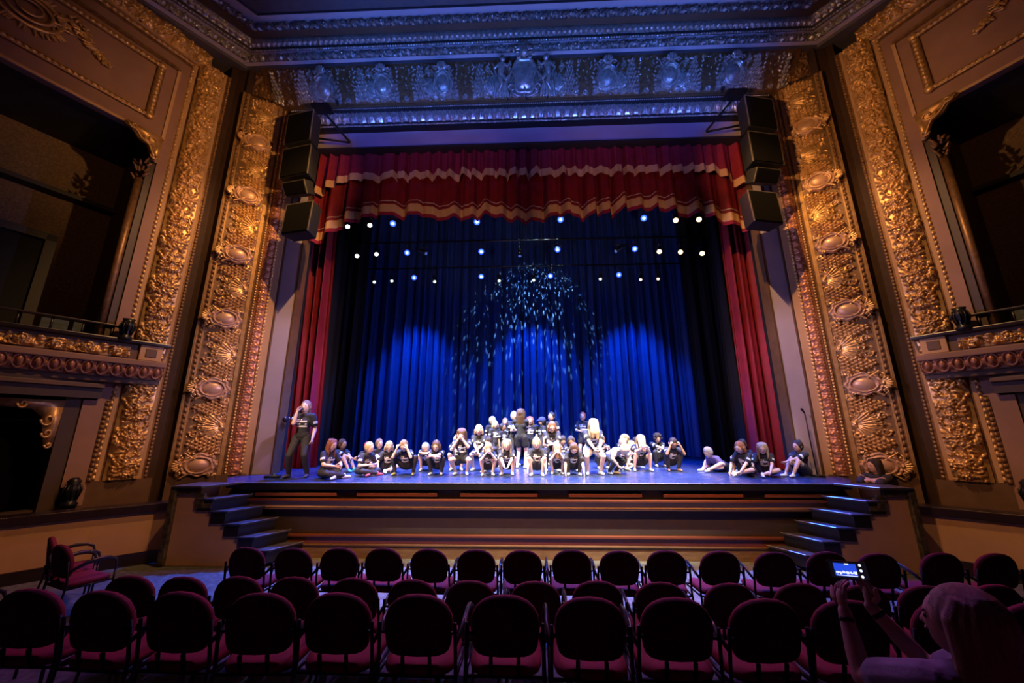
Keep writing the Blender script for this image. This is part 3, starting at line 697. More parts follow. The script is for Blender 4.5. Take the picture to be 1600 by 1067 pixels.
for q in (-1, 1):
    c = MB()
    c.chain([L0(q*.62, .05, .12), L0(q*.60, .22, .14)], [.085, .095], 12)
    c.ell(L0(q*.56, .36, .18), (.068, .075, .068), R3, 12, 8)
    for k in range(8): th = k*.8; c.ell(L0(q*.57+.055*math.cos(th), .395+.045*math.sin(th), .16), (.026,)*3, None, 6, 5)
    c.chain([L0(q*.56, .27, .17), L0(q*.44, .20, .18), L0(q*.36, .30, .16)], [.038, .03, .022])
    c.chain([L0(q*.66, .27, .14), L0(q*.80, .16, .14), L0(q*.74, .02, .14)], [.036, .03, .022])
    c.chain([L0(q*.58, .02, .15), L0(q*.48, -.10, .18), L0(q*.38, .02, .16)], [.055, .045, .025])
    c.chain([L0(q*.66, .0, .13), L0(q*.60, -.18, .15), L0(q*.68, -.34, .12)], [.055, .045, .025])
    for k in range(6): c.cap(L0(q*(.50+.05*k), -.14, .08), L0(q*(.44+.075*k), -.46, .06), .03, .04, 7)
    under(c.build('carved_cherub', M['silver'], None), tp)
# cornice stack that wraps round and runs along the side walls
ct = empty('ceiling_cornice', (XC, 7.5, 12.5), 0, 'stacked carved cornice bands under the ceiling, lit blue in the middle', 'cornice')
A33 = math.radians(36)
def wrap(prof, name, m, smooth=False):
    """prof: (y, z) section on the facade; swept along left side, facade, right side"""
    secs = []
    for s, far in ((-1, 1), (-1, 0), (1, 0), (1, 1)):
        row = []
        for y, z in prof:
            wc = .945*y+.02+.0*z
            p = W3(s, wc, y, z)
            if far: p = p+Vector((s*math.sin(A33), -math.cos(A33), 0))*7
            row.append(p)
        secs.append(row)
    P = np.array([[list(p) for p in r] for r in secs]); o = gridmesh(name, P, m, None, smooth, True)
    under(o, ct); return o
def wrel(name, y, z, bv, hf, m, L=15.0, lift=.0):
    bv = Vector(bv).normalized(); n = Vector((0, -bv.z, bv.y)); n = n if n.z < 0 or abs(n.z) < 1e-6 else -n
    if n.y > 0: n = -n
    wc = .945*y
    o = under(relief(name, Vector((XC-wc, y, z))+n*lift, (1, 0, 0), bv, n, 2*wc, hf, m, None), ct)
    for s in (-1, 1):
        d = Vector((s*math.sin(A33), -math.cos(A33), 0)); nn = Vector((-s*math.cos(A33), -math.sin(A33), 0))
        b2 = Vector((nn.x*(-bv.y), nn.y*(-bv.y), bv.z)); n2 = d.cross(b2); n2 = n2 if n2.dot(nn) > 0 else -n2
        under(relief(name, W3(s, wc, y, z)+n2*lift, d, b2, n2, 5, hf, m, None), ct)
SECT = [([(9.0, 12.0), (8.02, 12.0), (8.0, 12.07)], 'cornice'), ([(8.0, 12.07), (7.90, 12.07)], 'lav'), ([(7.90, 12.07), (7.86, 12.26)], 'cornice'), ([(7.86, 12.26), (7.79, 12.26)], 'lav'),
        ([(7.79, 12.26), (7.77, 12.42), (7.64, 12.55)], 'cornice'), ([(7.64, 12.55), (7.47, 12.56)], 'brown2'), ([(7.47, 12.56), (7.42, 12.73)], 'cornice'), ([(7.42, 12.73), (7.22, 12.74)], 'lav'), ([(7.22, 12.74), (7.20, 12.80), (6.9, 12.84)], 'cornice')]
for pf, mk in SECT: wrap(pf, 'cornice_band', M[mk])
TS = foliage_tile(.17, .5, 12); TL = tongue_tile(.19, .14)
wrel('carved_band', 7.895, 12.075, (0, -.04, .19), TS, M['silver'], lift=.0)
wrel('bead_moulding', 7.785, 12.28, (0, -.02, .1), bead_tile(.07, .03), M['silver'])
wrel('leaf_band', 7.77, 12.40, (0, -.13, .14), TL, M['silver'], lift=.01)
wrel('carved_band', 7.465, 12.56, (0, -.05, .17), TS, M['silver'], lift=.0)
for s_ in range(-5, 6):
    x = s_*1.24+.1; b_ = MB(); c = Vector((XC+x, 7.86, 12.17))
    for k in range(5): th = k*2*PI/5; b_.ell(c+Vector((.06*math.cos(th), -.03, .06*math.sin(th))), (.045, .03, .045), None, 7, 5)
    b_.ell(c+Vector((0, -.06, 0)), (.035,)*3, None, 7, 5)
    under(b_.build('rosette', M['silver'], None), ct)
# ceiling soffit with guilloche
gt = HF(.5, 1.2, .02)
for k in range(3): gt.ring(.25, .2+.4*k, .17, .17, .04, .05); gt.dome(.25, .2+.4*k, .07, .07, .05); gt.ring(0, .4*k, .1, .1, .03, .04)
o = relief('ceiling', (XC-8, 6.95, 12.84), (1, 0, 0), (0, -1, .10), (0, -.10, -1), 16, gt, M['cornice'], None); o['kind'] = 'structure'
mb = MB(); mb.box((XC, 1.0, 13.6), (22, 11.5, .2)); o2 = mb.build('ceiling_slab', M['shadow'], None, False); o2.parent = o
# little dark lamps along the lower edge of the frieze
mb = MB()
for i, x in enumerate((-5.2, -.46, .05, .62, 5.3)):
    mb = MB(); mb.ell((XC+x, 8.44, 11.24), (.055, .07, .055), None, 10, 7); mb.box((XC+x, 8.5, 11.20), (.03, .06, .05))
    o = mb.build('accent_lamp', M['black'], None); tag(o, f'small black accent lamp on the lower ledge of the frieze, {["near its left end", "left of the central shield", "right under the central shield", "right of the central shield", "near its right end"][i]}', 'lamp', 'small lamps on the frieze ledge')

# ------------------------------------------------------------------ stage house (dark)
mb = MB(); mb.box((XC, 13.55, 6), (20, .2, 14)); o = mb.build('wall_back', M['blackvelvet'], None, False); o['kind'] = 'structure'
for s, n_ in ((-1, 'stage_left'), (1, 'stage_right')):
    mb = MB(); mb.box(W3(s, 8.6, 11.4, 6), (.2, 4.4, 14)); o = mb.build('wall_'+n_, M['blackvelvet'], None, False); o['kind'] = 'structure'
mb = MB(); mb.box((XC, 11.4, 12.9), (17.4, 4.4, .2)); o = mb.build('ceiling_stage', M['blackvelvet'], None, False); o['kind'] = 'structure'
for s in (-1, 1):
    mb = MB(); mb.box(W3(s, 7.6, 9.4, 6), (3.2, .15, 14)); o = mb.build('wall_front_'+('left' if s < 0 else 'right'), M['blackvelvet'], None, False); o['kind'] = 'structure'
mb = MB(); mb.box((XC, 9.3, 11.5), (14, .15, 2.6)); o = mb.build('wall_header', M['blackvelvet'], None, False); o['kind'] = 'structure'

# ------------------------------------------------------------------ curtains
def curtain(name, x0, x1, y, z0f, z1f, m, label, amp=.11, per=.42, seed=1, res=.025, nz=14, group=None, ybot=0, flare=0, cat='curtain', fz=None, pleat=1):
    r = random.Random(seed); n = int(abs(x1-x0)/res)+1; xs = np.linspace(x0, x1, n)
    ph = np.cumsum(np.interp(np.arange(n), np.arange(0, n+20, 20), [r.uniform(.65, 1.5) for _ in range(len(np.arange(0, n+20, 20)))]))*res/per*2*PI
    am = np.interp(np.arange(n), np.arange(0, n+13, 13), [r.uniform(.5, 1.25) for _ in range(len(np.arange(0, n+13, 13)))])
    f = np.sin(ph)*am+.35*np.sin(ph*2.3+1)*am
    P = np.zeros((nz, n, 3))
    z0 = np.array([z0f(x) if callable(z0f) else z0f for x in xs]); z1 = np.array([z1f(x) if callable(z1f) else z1f for x in xs])
    for k in range(nz):
        q = k/(nz-1)
        g = amp*(1-.35*q)
        P[k, :, 0] = xs+(flare*(1-q)**1.5)*((xs-x1)/(x0-x1) if flare else 0)+.25*g*np.cos(ph)*(1-q*.5)
        P[k, :, 1] = y+ybot*(1-q)+f*g
        P[k, :, 2] = z0+(z1-z0)*q
    o = gridmesh(name, P, m, None, True)
    if label: tag(o, label, cat, group)
    return o
curtain('backdrop_curtain', XC-6.15, XC+5.65, 12.75, zs(12.75)+.02, 12.0, M['backdrop'], 'wide pleated backdrop curtain lit deep blue behind the dancers', .15, .34, 4, .02, 10, 'stage drapes')
# black masking legs
for s in (-1, 1):
    sd = 'left' if s < 0 else 'right'
    curtain('masking_curtain', XC+(s*5.3 if s < 0 else 5.05), XC+s*8.0, 11.5, zs(11.5)+.02, 12.0, M['blackvelvet'], f'black masking curtain hanging at the {sd} side of the backdrop', .10, .4, 9+s, .03, 6, 'black masking legs')
    curtain('masking_curtain', XC+s*5.45, XC+s*8.0, 10.4, zs(10.4)+.02, 12.0, M['blackvelvet'], f'black masking curtain just behind the {sd} red leg', .10, .4, 19+s, .03, 6, 'black masking legs')
# narrow blue-lit black leg stage left
curtain('masking_curtain', XC+5.0, XC+5.75, 12.3, zs(12.3)+.02, 12.0, M['backdrop'], 'narrow dark blue drape in front of the right end of the backdrop', .07, .3, 31, .02, 6, 'stage drapes')
curtain('red_leg_curtain', XC-5.52, XC-6.9, 9.62, zs(9.6)+.02, 11, M['redvelvet'], 'red velvet leg curtain at the left side of the stage behind the standing teenager', .13, .30, 5, .012, 16, 'red leg curtains', .38)
curtain('red_leg_curtain', XC+5.36, XC+6.9, 9.62, zs(9.6)+.02, 11, M['redvelvet'], 'red velvet leg curtain at the right side of the stage', .13, .30, 8, .012, 16, 'red leg curtains', .16)
# valance: two tiers with trims; each tier is one thing, trims are its parts
def tier(name, label, y, x0, x1, bot, top, bands, m, amp, per, seed):
    """bands: (dz0, dz1, material, name) measured up from the bottom curve"""
    r = random.Random(seed); res = .02; n = int((x1-x0)/res)+1; xs = np.linspace(x0, x1, n)
    K = np.arange(0, n+25, 25)
    ph = np.cumsum(np.interp(np.arange(n), K, [r.uniform(.6, 1.6) for _ in K]))*res/per*2*PI
    K2 = np.arange(0, n+17, 17); am = np.interp(np.arange(n), K2, [r.uniform(.25, 1.3) for _ in K2])
    f = (np.sin(ph)+.4*np.sin(2.1*ph+.6))*am
    zb = np.array([bot(x-XC) for x in xs])+.045*np.sin(ph*.5+1.0)*am+.03*np.cos(ph)*am
    zt = np.full(n, top)
    root = None
    zz = [(None, None)]
    def sheet(nm, d0, d1, mt, off, nz, full=False):
        P = np.zeros((nz, n, 3))
        for k in range(nz):
            q = k/(nz-1); z = zb+d0+(d1-d0)*q if not full else zb+(zt-zb)*q
            hh = np.clip((z-zb)/(zt-zb), 0, 1)
            P[k, :, 0] = xs+.2*amp*np.cos(ph)*(1-hh*.6); P[k, :, 1] = y+f*amp*(1-.55*hh)-off; P[k, :, 2] = z
        return gridmesh(nm, P, mt, None, True)
    root = sheet(name, 0, 0, m, 0, 12, True); tag(root, label, 'curtain', 'red stage valance tiers')
    for d0, d1, mt, nm in bands:
        o = sheet(nm, d0, d1, mt, .012, 3); o.parent = root
    return root
def botl(x):
    a = abs(x)
    z = 8.02+.10*math.cos(x*1.9+.4)*(1 if a > 1.2 else .3)
    if a < 1.0: z -= .28*(1-a)
    if a > 4.75: z -= min(.62, (a-4.75)*.62)
    return z
def botu(x):
    a = abs(x); z = 9.12
    if a > 5.0: z -= (a-5.0)*.6
    return z
tier('valance_curtain', 'lower red velvet valance with gold band and crimson fringe across the stage opening', 9.14, XC-6.3, XC+6.3, botl, 10.4,
     [(-.005, .10, M['maroon'], 'fringe'), (.10, .34, M['goldband'], 'gold_band'), (.43, .455, M['cream'], 'cream_braid')], M['redvelvet'], .11, .55, 3)
tier('valance_curtain', 'upper short red velvet valance edged with a gold band, hanging over the lower one', 8.98, XC-5.95, XC+5.95, botu, 10.4,
     [(-.005, .22, M['goldband'], 'gold_band')], M['redvelvet'], .10, .40, 6)

# ------------------------------------------------------------------ loudspeakers hanging at both sides
M['grille'] = mat('speaker grille', (.006, .0055, .004), .95, 0, (.004, .0035, .003), 90, 0, 400, None, 0, .1)
M['edgegrey'] = mat('worn cabinet edge', (.12, .10, .075), .6)
for s in (-1, 1):
    sd = 'left' if s < 0 else 'right'
    yw = s*.20
    specs = [(5.80, 10.02, .98, .80, 0, 'uppermost black loudspeaker of the stack'), (5.76, 8.99, .92, .86, 0, 'second black loudspeaker from the top of the stack'),
             (5.70, 8.36, .40, .66, .5, 'small tilted black loudspeaker in the middle of the stack'), (5.50, 7.38, .90, .78, -.06, 'lowest and largest black loudspeaker of the stack')]
    for i, (w, z, h, wd, tilt, lab) in enumerate(specs):
        t = empty('loudspeaker', W3(s, w, 8.25, z), yw, f'{lab} at the {sd} of the stage', 'loudspeaker', f'loudspeakers hanging {sd} of the stage')
        R = Matrix.Rotation(tilt, 3, 'X'); mb = MB()
        k = .82; hh = h/2
        q = [(-wd/2, -.25), (wd/2, -.25), (wd/2*k, .10), (-wd/2*k, .10)]
        mb.prism(q, -hh+.03, hh-.03); mb.v = [tuple(R @ Vector(v)) for v in mb.v]; mb.build('cabinet', M['blackmatte'], t, False, .015)
        g = MB(); g.box((0, -.262, 0), (wd-.06, .03, h-.12)); g.v = [tuple(R @ Vector(v)) for v in g.v]; g.build('grille', M['grille'], t, False, .01)
        g = MB()
        for x in (-1, 1): g.box((x*(wd/2-.012), -.262, 0), (.02, .02, h-.06))
        g.box((0, -.262, hh-.04), (wd, .02, .02)); g.v = [tuple(R @ Vector(v)) for v in g.v]; g.build('edge_strip', M['edgegrey'], t, False)
        g = MB()
        for x in (-1, 1): g.tube([(x*wd*.38, .05, hh-.05), (x*wd*.38, .05, hh+.12)], .014, 6)
        g.build('rigging_link', M['black'], t)
    t = empty('rigging_bracket', W3(s, 5.6, 8.6, 10.4), 0, f'black triangular bracket holding the loudspeakers at the {sd} of the lilac band', 'bracket')
    g = MB(); g.tube([(-s*.05, -.1, .55), (-s*.75, .1, -.25)], .03, 6); g.tube([(-s*.75, .1, -.27), (s*.1, -.1, -.27)], .03, 6); g.tube([(s*.3, -.12, .6), (s*.3, -.12, -2.6)], .035, 6)
    g.build('strut', M['black'], t)
    g = MB(); g.box((-s*.02, -.15, .62), (.5, .4, .05)); g.build('top_plate', M['black'], t, False)

# ------------------------------------------------------------------ stage lighting
def batten(y, z, label):
    mb = MB(); mb.tube([(XC-6.6, y, z), (XC+6.6, y, z)], .025, 8)
    for x in np.linspace(-6, 6, 5): mb.tube([(XC+x, y, z), (XC+x, y, 12.79)], .006, 5)
    tag(mb.build('lighting_batten', M['black'], None), label, 'pipe', 'lighting battens')
batten(9.8, 8.62, 'front black lighting batten behind the valance'); batten(11.0, 8.30, 'middle black lighting batten over the stage'); batten(12.0, 7.86, 'rear black lighting batten before the backdrop')
LIT = {'white': 'lens_white', 'blue': 'lens_blue', 'amber': 'lens_amber', 'dim': 'lens_dim', 'pink': 'lens_pink', 'off': 'lens_deep'}
M['chromeish'] = mat('scuffed lamp housing', (.10, .10, .12), .3, .7)
def stage_light(x, y, z, bz, kind, label, group, aim=None):
    t = empty('stage_light', (x, y, z), 0, label, 'stage light', group)
    target = Vector(aim) if aim else Vector((x*.35, 4.0, 1.5))
    if kind == 'blue': target = Vector((x*.5, 2, 2.0))
    d = (target-Vector((x, y, z))).normalized(); q = (-d).to_track_quat('Z', 'Y').to_matrix()
    r = {'white': .064, 'blue': .09, 'amber': .075}.get(kind, .055)
    L = .24 if kind == 'blue' else .42
    mb = MB(); mb.lathe((0, 0, 0), [(r*1.12, 0), (r*1.15, .05), (r*1.02, .08), (r*.95, L*.6), (r*.7, L), (r*.2, L+.02)], 16, 0, q); mb.build('housing', M['chromeish'] if kind != 'blue' else M['black'], t)
    mb = MB(); mb.lathe((0, 0, 0), [(r*.25, -.022), (r*.7, -.016), (r*.96, .0), (r*.96, .02)], 16, 0, q); lo = mb.build('lens', M[LIT[kind]], t)
    if kind == 'blue': mb = MB(); mb.lathe((0, 0, 0), [(r*.12, -.030), (r*.42, -.026), (r*.5, -.018)], 12, 0, q); mb.build('bright_core', M['lens_core'], lo)
    X = Vector((1, 0, 0)); c = Vector((0, 0, 0))+(-d)*L*.4
    mb = MB(); top = Vector((0, 0, bz-z)); hw = r*1.35
    mb.tube([c-X*hw, c-X*hw+Vector((0, .02, .14)), Vector((-.03, .03 if 0 else y*0, .22)), Vector((.03, 0, .22)), c+X*hw+Vector((0, .02, .14)), c+X*hw], .011, 6)
    mb.tube([Vector((0, 0, .21)), top], .012, 6); mb.build('yoke', M['chromeish'], t)
    mb = MB(); mb.box(top, (.05, .07, .08)); mb.build('clamp', M['black'], t, False, .01)
    return t
ordn = ['first', 'second', 'third', 'fourth', 'fifth', 'sixth', 'seventh', 'eighth', 'ninth', 'tenth', 'eleventh', 'twelfth', 'thirteenth', 'fourteenth', 'fifteenth', 'sixteenth']
R1 = [(-5.18, 8.2, 'white'), (-4.52, 8.23, 'white'), (-3.84, 8.27, 'blue'), (-1.37, 8.26, 'blue'), (1.05, 8.28, 'blue'), (3.42, 8.26, 'blue'), (4.31, 8.17, 'amber'), (4.96, 8.18, 'amber')]
R2 = [(-6.08, 7.81, 'white'), (-5.4, 7.86, 'white'), (-4.77, 7.91, 'white'), (-3.77, 7.94, 'blue'), (-3.15, 7.90, 'off'), (-1.38, 7.93, 'blue'), (-.15, 7.75, 'off'), (1.05, 7.95, 'blue'), (2.87, 7.85, 'off'), (3.47, 7.92, 'blue'), (4.22, 7.81, 'amber'), (4.87, 7.78, 'amber'), (5.53, 7.72, 'amber')]
R3 = [(-5.19, 7.37, 'dim'), (-4.58, 7.4, 'dim'), (-3.81, 7.51, 'blue'), (-3.09, 7.35, 'dim'), (-1.49, 7.51, 'blue'), (-.87, 7.34, 'dim'), (.3, 7.34, 'dim'), (.87, 7.49, 'blue'), (2.55, 7.34, 'dim'), (3.18, 7.49, 'blue'), (3.89, 7.3, 'pink'), (4.47, 7.31, 'pink')]
for rn, (R_, y, bz) in enumerate(((R1, 9.8, 8.62), (R2, 11.0, 8.30), (R3, 12.0, 7.86))):
    row = ['front', 'middle', 'rear'][rn]; cnt = {}
    nm = {'white': 'glowing white', 'blue': 'glowing blue', 'amber': 'glowing amber', 'dim': 'dimly lit pale', 'pink': 'dimly lit pinkish', 'off': 'unlit dark'}
    tot = {}
    for a in R_: tot[a[2]] = tot.get(a[2], 0)+1
    for x, z, k in R_:
        i = cnt.get(k, 0); cnt[k] = i+1
        lab = f'{nm[k]} stage light on the {row} batten, {ordn[i]} {nm[k].split()[-1]} one from left' if tot[k] > 1 else f'{nm[k]} stage light on the {row} batten'
        aim = None
        if k == 'off': aim = {-3.15: (8, 8.5, 2), -.15: (-.15, 9, 1), 2.87: (-6, 8.5, 1)}[x]
        if k in ('dim', 'pink'): aim = (x*.3, 7.5, 1.4)
        if k in ('white', 'amber'): aim = (x*.25, 5.0, 1.4)
        stage_light(x, y, z, bz, k, lab, f'{nm[k]} lights of the {row} batten', aim)

# projected leaf breakup pattern on the backdrop (a patterned spot)
gb = spot((XC+.6, 9.75, 9.3), (XC+.15, 12.7, 5.9), 4200, (.62, .9, .85), 70, .35, .004)
gb.data.use_nodes = True; nt = gb.data.node_tree; em = nt.nodes.get('Emission')
tc = nt.nodes.new('ShaderNodeTexCoord'); sx = nt.nodes.new('ShaderNodeSeparateXYZ'); nt.links.new(tc.outputs['Normal'], sx.inputs[0])
dx = nt.nodes.new('ShaderNodeMath'); dx.operation = 'DIVIDE'; nt.links.new(sx.outputs[0], dx.inputs[0]); nt.links.new(sx.outputs[2], dx.inputs[1])
dy = nt.nodes.new('ShaderNodeMath'); dy.operation = 'DIVIDE'; nt.links.new(sx.outputs[1], dy.inputs[0]); nt.links.new(sx.outputs[2], dy.inputs[1])
cb = nt.nodes.new('ShaderNodeCombineXYZ'); nt.links.new(dx.outputs[0], cb.inputs[0]); nt.links.new(dy.outputs[0], cb.inputs[1])
mp = nt.nodes.new('ShaderNodeMapping'); mp.inputs['Scale'].default_value = (46, 22, 1); mp.inputs['Rotation'].default_value = (0, 0, .5); nt.links.new(cb.outputs[0], mp.inputs[0])
vo = nt.nodes.new('ShaderNodeTexVoronoi'); vo.inputs['Scale'].default_value = 1.0; nt.links.new(mp.outputs[0], vo.inputs['Vector'])
mr = nt.nodes.new('ShaderNodeMapRange'); mr.inputs[1].default_value = .34; mr.inputs[2].default_value = .16; mr.inputs[3].default_value = 0; mr.inputs[4].default_value = 1.6
nt.links.new(vo.outputs['Distance'], mr.inputs[0])
ln = nt.nodes.new('ShaderNodeVectorMath'); ln.operation = 'LENGTH'; nt.links.new(cb.outputs[0], ln.inputs[0])
fo = nt.nodes.new('ShaderNodeMapRange'); fo.inputs[1].default_value = .62; fo.inputs[2].default_value = .12; fo.inputs[3].default_value = 0.0; fo.inputs[4].default_value = 1
nt.links.new(ln.outputs['Value'], fo.inputs[0]); mu = nt.nodes.new('ShaderNodeMath'); mu.operation = 'MULTIPLY'
nt.links.new(mr.outputs[0], mu.inputs[0]); nt.links.new(fo.outputs[0], mu.inputs[1]); nt.links.new(mu.outputs[0], em.inputs['Strength'])

# ------------------------------------------------------------------ small things on the stage
t = empty('microphone_stand', (6.18, 8.72, zs(8.72)), 0, 'tall thin black microphone stand at the right edge of the stage beside the jamb', 'microphone stand')
mb = MB(); mb.lathe((0, 0, 0), [(.13, 0), (.14, .012), (.12, .025), (.02, .035)], 20); mb.build('base', M['black'], t)
mb = MB(); mb.tube([(0, 0, .02), (-.02, 0, .8), (-.03, 0, 1.32)], .012, 8); mb.build('pole', M['black'], t)
mb = MB(); mb.cap((-.03, 0, 1.32), (-.10, -.03, 1.40), .014, .028, 10); mb.build('microphone', M['black'], t)
mb = MB(); mb.box((XC+3.25, 12.0, zs(12)+.18), (.55, .32, .34), rz3(.2)); mb.box((XC+3.25, 12.0, zs(12)+.36), (.16, .05, .05), rz3(.2))
tag(mb.build('equipment_case', mat('dark blue case', (.06, .09, .2), .5), None, True, .04), 'dark blue case at the foot of the backdrop right of the dancers', 'case')
mb = MB(); mb.box((-5.45, 8.35, zs(8.35)+.03), (.30, .14, .05), rz3(.3)); mb.ell((-5.42, 8.35, zs(8.35)+.06), (.07, .05, .04), None, 10, 6)
tag(mb.build('floor_box', M['black'], None, True, .01), 'small black floor box left of the standing teenager', 'box')
mb = MB(); mb.lathe((-5.78, 9.12, 2.62), [(.02, 0), (.05, .03), (.05, .12), (.02, .15)], 10, 0, Matrix.Rotation(1.2, 3, 'X')); mb.box((-5.78, 9.2, 2.66), (.05, .1, .05))
tag(mb.build('side_lamp', M['chromeish'], None, True), 'small metal side lamp on the edge of the left red curtain', 'lamp')

# ------------------------------------------------------------------ chairs
CH = {}
def chair_meshes():
    # facing +Y, floor z = 0
    b = MB(); n = 20; rings = []
    def outline(k):
        th = 2*PI*k/n-PI/2; c, s_ = math.cos(th), math.sin(th); ex = .42 if s_ < 0 else .86
        return (.235*abs(c)**(ex)*(1 if c >= 0 else -1)*(.95 if s_ < 0 else 1), (.185 if s_ < 0 else .20)*abs(s_)**(ex if s_ < 0 else .95)*(1 if s_ >= 0 else -1))
    lay = [(0.86, -.034), (.96, -.026), (1.0, -.008), (1.0, .012), (.95, .03), (.7, .040), (.3, .043)]
    vs = []
    for q, d in [(.02, -.036)]+[(.45, -.036)]+lay+[(.02, .044)]:
        for k in range(n):
            x, z = outline(k); x *= q; z *= q
            vs.append((x, -.215+d-.10*(z/.2)*.30+.42*x*x, .69+z))
    R = len(lay)+3
    fs = [(i*n+j, i*n+(j+1) % n, (i+1)*n+(j+1) % n, (i+1)*n+j) for i in range(R-1) for j in range(n)]
    fs = [f[::-1] for f in fs]
    fs += [tuple(range(n)), tuple((R-1)*n+j for j in range(n))[::-1]]
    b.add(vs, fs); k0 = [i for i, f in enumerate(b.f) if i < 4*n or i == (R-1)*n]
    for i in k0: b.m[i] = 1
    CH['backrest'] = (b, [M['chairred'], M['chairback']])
    b = MB(); vs = []
    for q, z in ((.02, .385), (.80, .385), (.97, .405), (1, .43), (.97, .455), (.8, .468), (.4, .472), (.02, .472)):
        for k in range(24):
            th = 2*PI*k/24; c, s_ = math.cos(th), math.sin(th)
            x = .245*abs(c)**.45*(1 if c >= 0 else -1); y = .235*abs(s_)**.5*(1 if s_ >= 0 else -1)
            vs.append((x*q, .02+y*q, z-(.025 if s_ > .75 and q > .7 else 0)))
    fs = [(i*24+j, i*24+(j+1) % 24, (i+1)*24+(j+1) % 24, (i+1)*24+j) for i in range(7) for j in range(24)]+[tuple(range(24))[::-1], tuple(7*24+j for j in range(24))]
    b.add(vs, fs); CH['seat'] = (b, M['chairred'])
    for nm, x in (('a', -1), ('b', 1)):
        b = MB(); b.tube([(x*.265, .225, 0), (x*.265, .235, .30), (x*.268, .235, .50)], .0125, 8); CH['legf'+nm] = (b, M['black'])
        b = MB(); b.tube([(x*.262, -.27, 0), (x*.262, -.215, .30), (x*.258, -.20, .46), (x*.252, -.235, .72)], .0125, 8); CH['legr'+nm] = (b, M['black'])
        b = MB(); pts = [(x*.258, -.215, .585), (x*.275, -.16, .625), (x*.285, -.08, .665), (x*.287, .04, .685), (x*.285, .15, .675), (x*.278, .215, .64), (x*.270, .235, .58), (x*.268, .235, .49)]
        b.tube(pts, [(.010, .014), (.012, .020), (.012, .024), (.012, .024), (.012, .022), (.012, .018), .012, .012], 8, 0, (0, 0, 1)); CH['arm'+nm] = (b, M['armplastic'])
    b = MB(); b.tube([(-.262, -.2, .40), (.262, -.2, .40)], .011, 6); b.tube([(-.265, .2, .395), (.265, .2, .395)], .011, 6)
    b.tube([(-.262, -.2, .40), (-.265, .235, .395)], .011, 6); b.tube([(.262, -.2, .40), (.265, .235, .395)], .011, 6)
    b.tube([(-.252, -.228, .66), (-.2, -.235, .66)], .010, 6); b.tube([(.252, -.228, .66), (.2, -.235, .66)], .010, 6)
    b.tube([(-.09, -.2, .40), (-.09, -.23, .52)], .014, 6); b.tube([(.09, -.2, .40), (.09, -.23, .52)], .014, 6)
    CH['frame'] = (b, M['black'])
M['armplastic'] = mat('black arm plastic', (.03, .03, .035), .28)
chair_meshes()
PROTO = []
def make_chair(x, y, rz, label, group):
    first = not PROTO
    t = empty('armchair', (x, y, zf(y)), rz, label, 'chair', group)
    if first:
        for nm, k in (('seat', 'seat'), ('backrest', 'backrest'), ('leg', 'legfa'), ('leg', 'legfb'), ('leg', 'legra'), ('leg', 'legrb'), ('armrest', 'arma'), ('armrest', 'armb'), ('frame', 'frame')):
            b, m = CH[k]; PROTO.append(b.build(nm, m, t))
    else:
        for p in PROTO:
            c = p.copy(); COL.objects.link(c); c.parent = t
    sl = math.atan((zf(y+.25)-zf(y-.25))/.5)
    t.rotation_euler = (0, 0, rz); t.location.z = max(zf(y+.24*math.cos(rz)), zf(y-.27*math.cos(rz)), zf(y))
    return t
rc = random.Random(42)
# (ratio x/Y at the chair back) -> position along each row
front = [-.690, -.574, -.462, -.347, -.237, -.127, -.011, .105, .216, .331, .452, .581, .70, .815, .955, 1.075]
mid = [-.975, -.840, -.71, -.568, -.415, -.275, -.135, .018, .163, .311, .463, .628, .76, .905, .99+.065, 1.20]
near = [-1.18, -1.035, -.845, -.645, -.475, -.275, -.055, .145, .36, .53, .72, .95, 1.14]
def row(lst, y, tag_, group):
    n = len(lst)
    for i, r in enumerate(lst):
        side = f'{ordn[i]} from the left end' if i < n/2 else f'{ordn[n-1-i]} from the right end'
        yy = y+rc.uniform(-.03, .03)
        make_chair(r*(yy-.24)+.0, yy, rc.uniform(-.06, .06), f'dark red upholstered armchair in the {tag_}, {side}', group)
def prep(lst, y, wmin=.585):
    xs = [r*(y-.24) for r in lst]
    for k in range(40):
        for i in range(len(xs)-1):
            d = xs[i+1]-xs[i]
            if d < wmin: xs[i] -= (wmin-d)/2; xs[i+1] += (wmin-d)/2
    return [x/(y-.24) for x in xs]
row(prep(front, 5.22, .56), 5.22, 'front row before the stage', 'red chairs in the front row')
row(prep(mid, 4.14, .54), 4.14, 'middle row of the seats', 'red chairs in the middle row')
row(prep(near, 3.08, .55), 3.08, 'near row', 'red chairs in the near row')
for i, x in enumerate((-2.05, -1.42, -.80, .85, 1.64)):
    make_chair(x, 1.50, rc.uniform(-.08, .08), f'dark red armchair at the bottom edge, only arms showing, {ordn[i]} of five from left', 'red chairs nearest the camera')
make_chair(-6.35, 5.6, -.62, 'dark red armchair turned sideways by the left wall, the farther of the pair', 'angled chairs at the left wall')
make_chair(-5.8, 5.25, -.36, 'dark red armchair turned sideways by the left wall, the nearer of the pair', 'angled chairs at the left wall')
make_chair(-5.0, 3.75, -.3, 'dark red armchair cut off by the left edge, below the angled pair', 'angled chairs at the left wall')

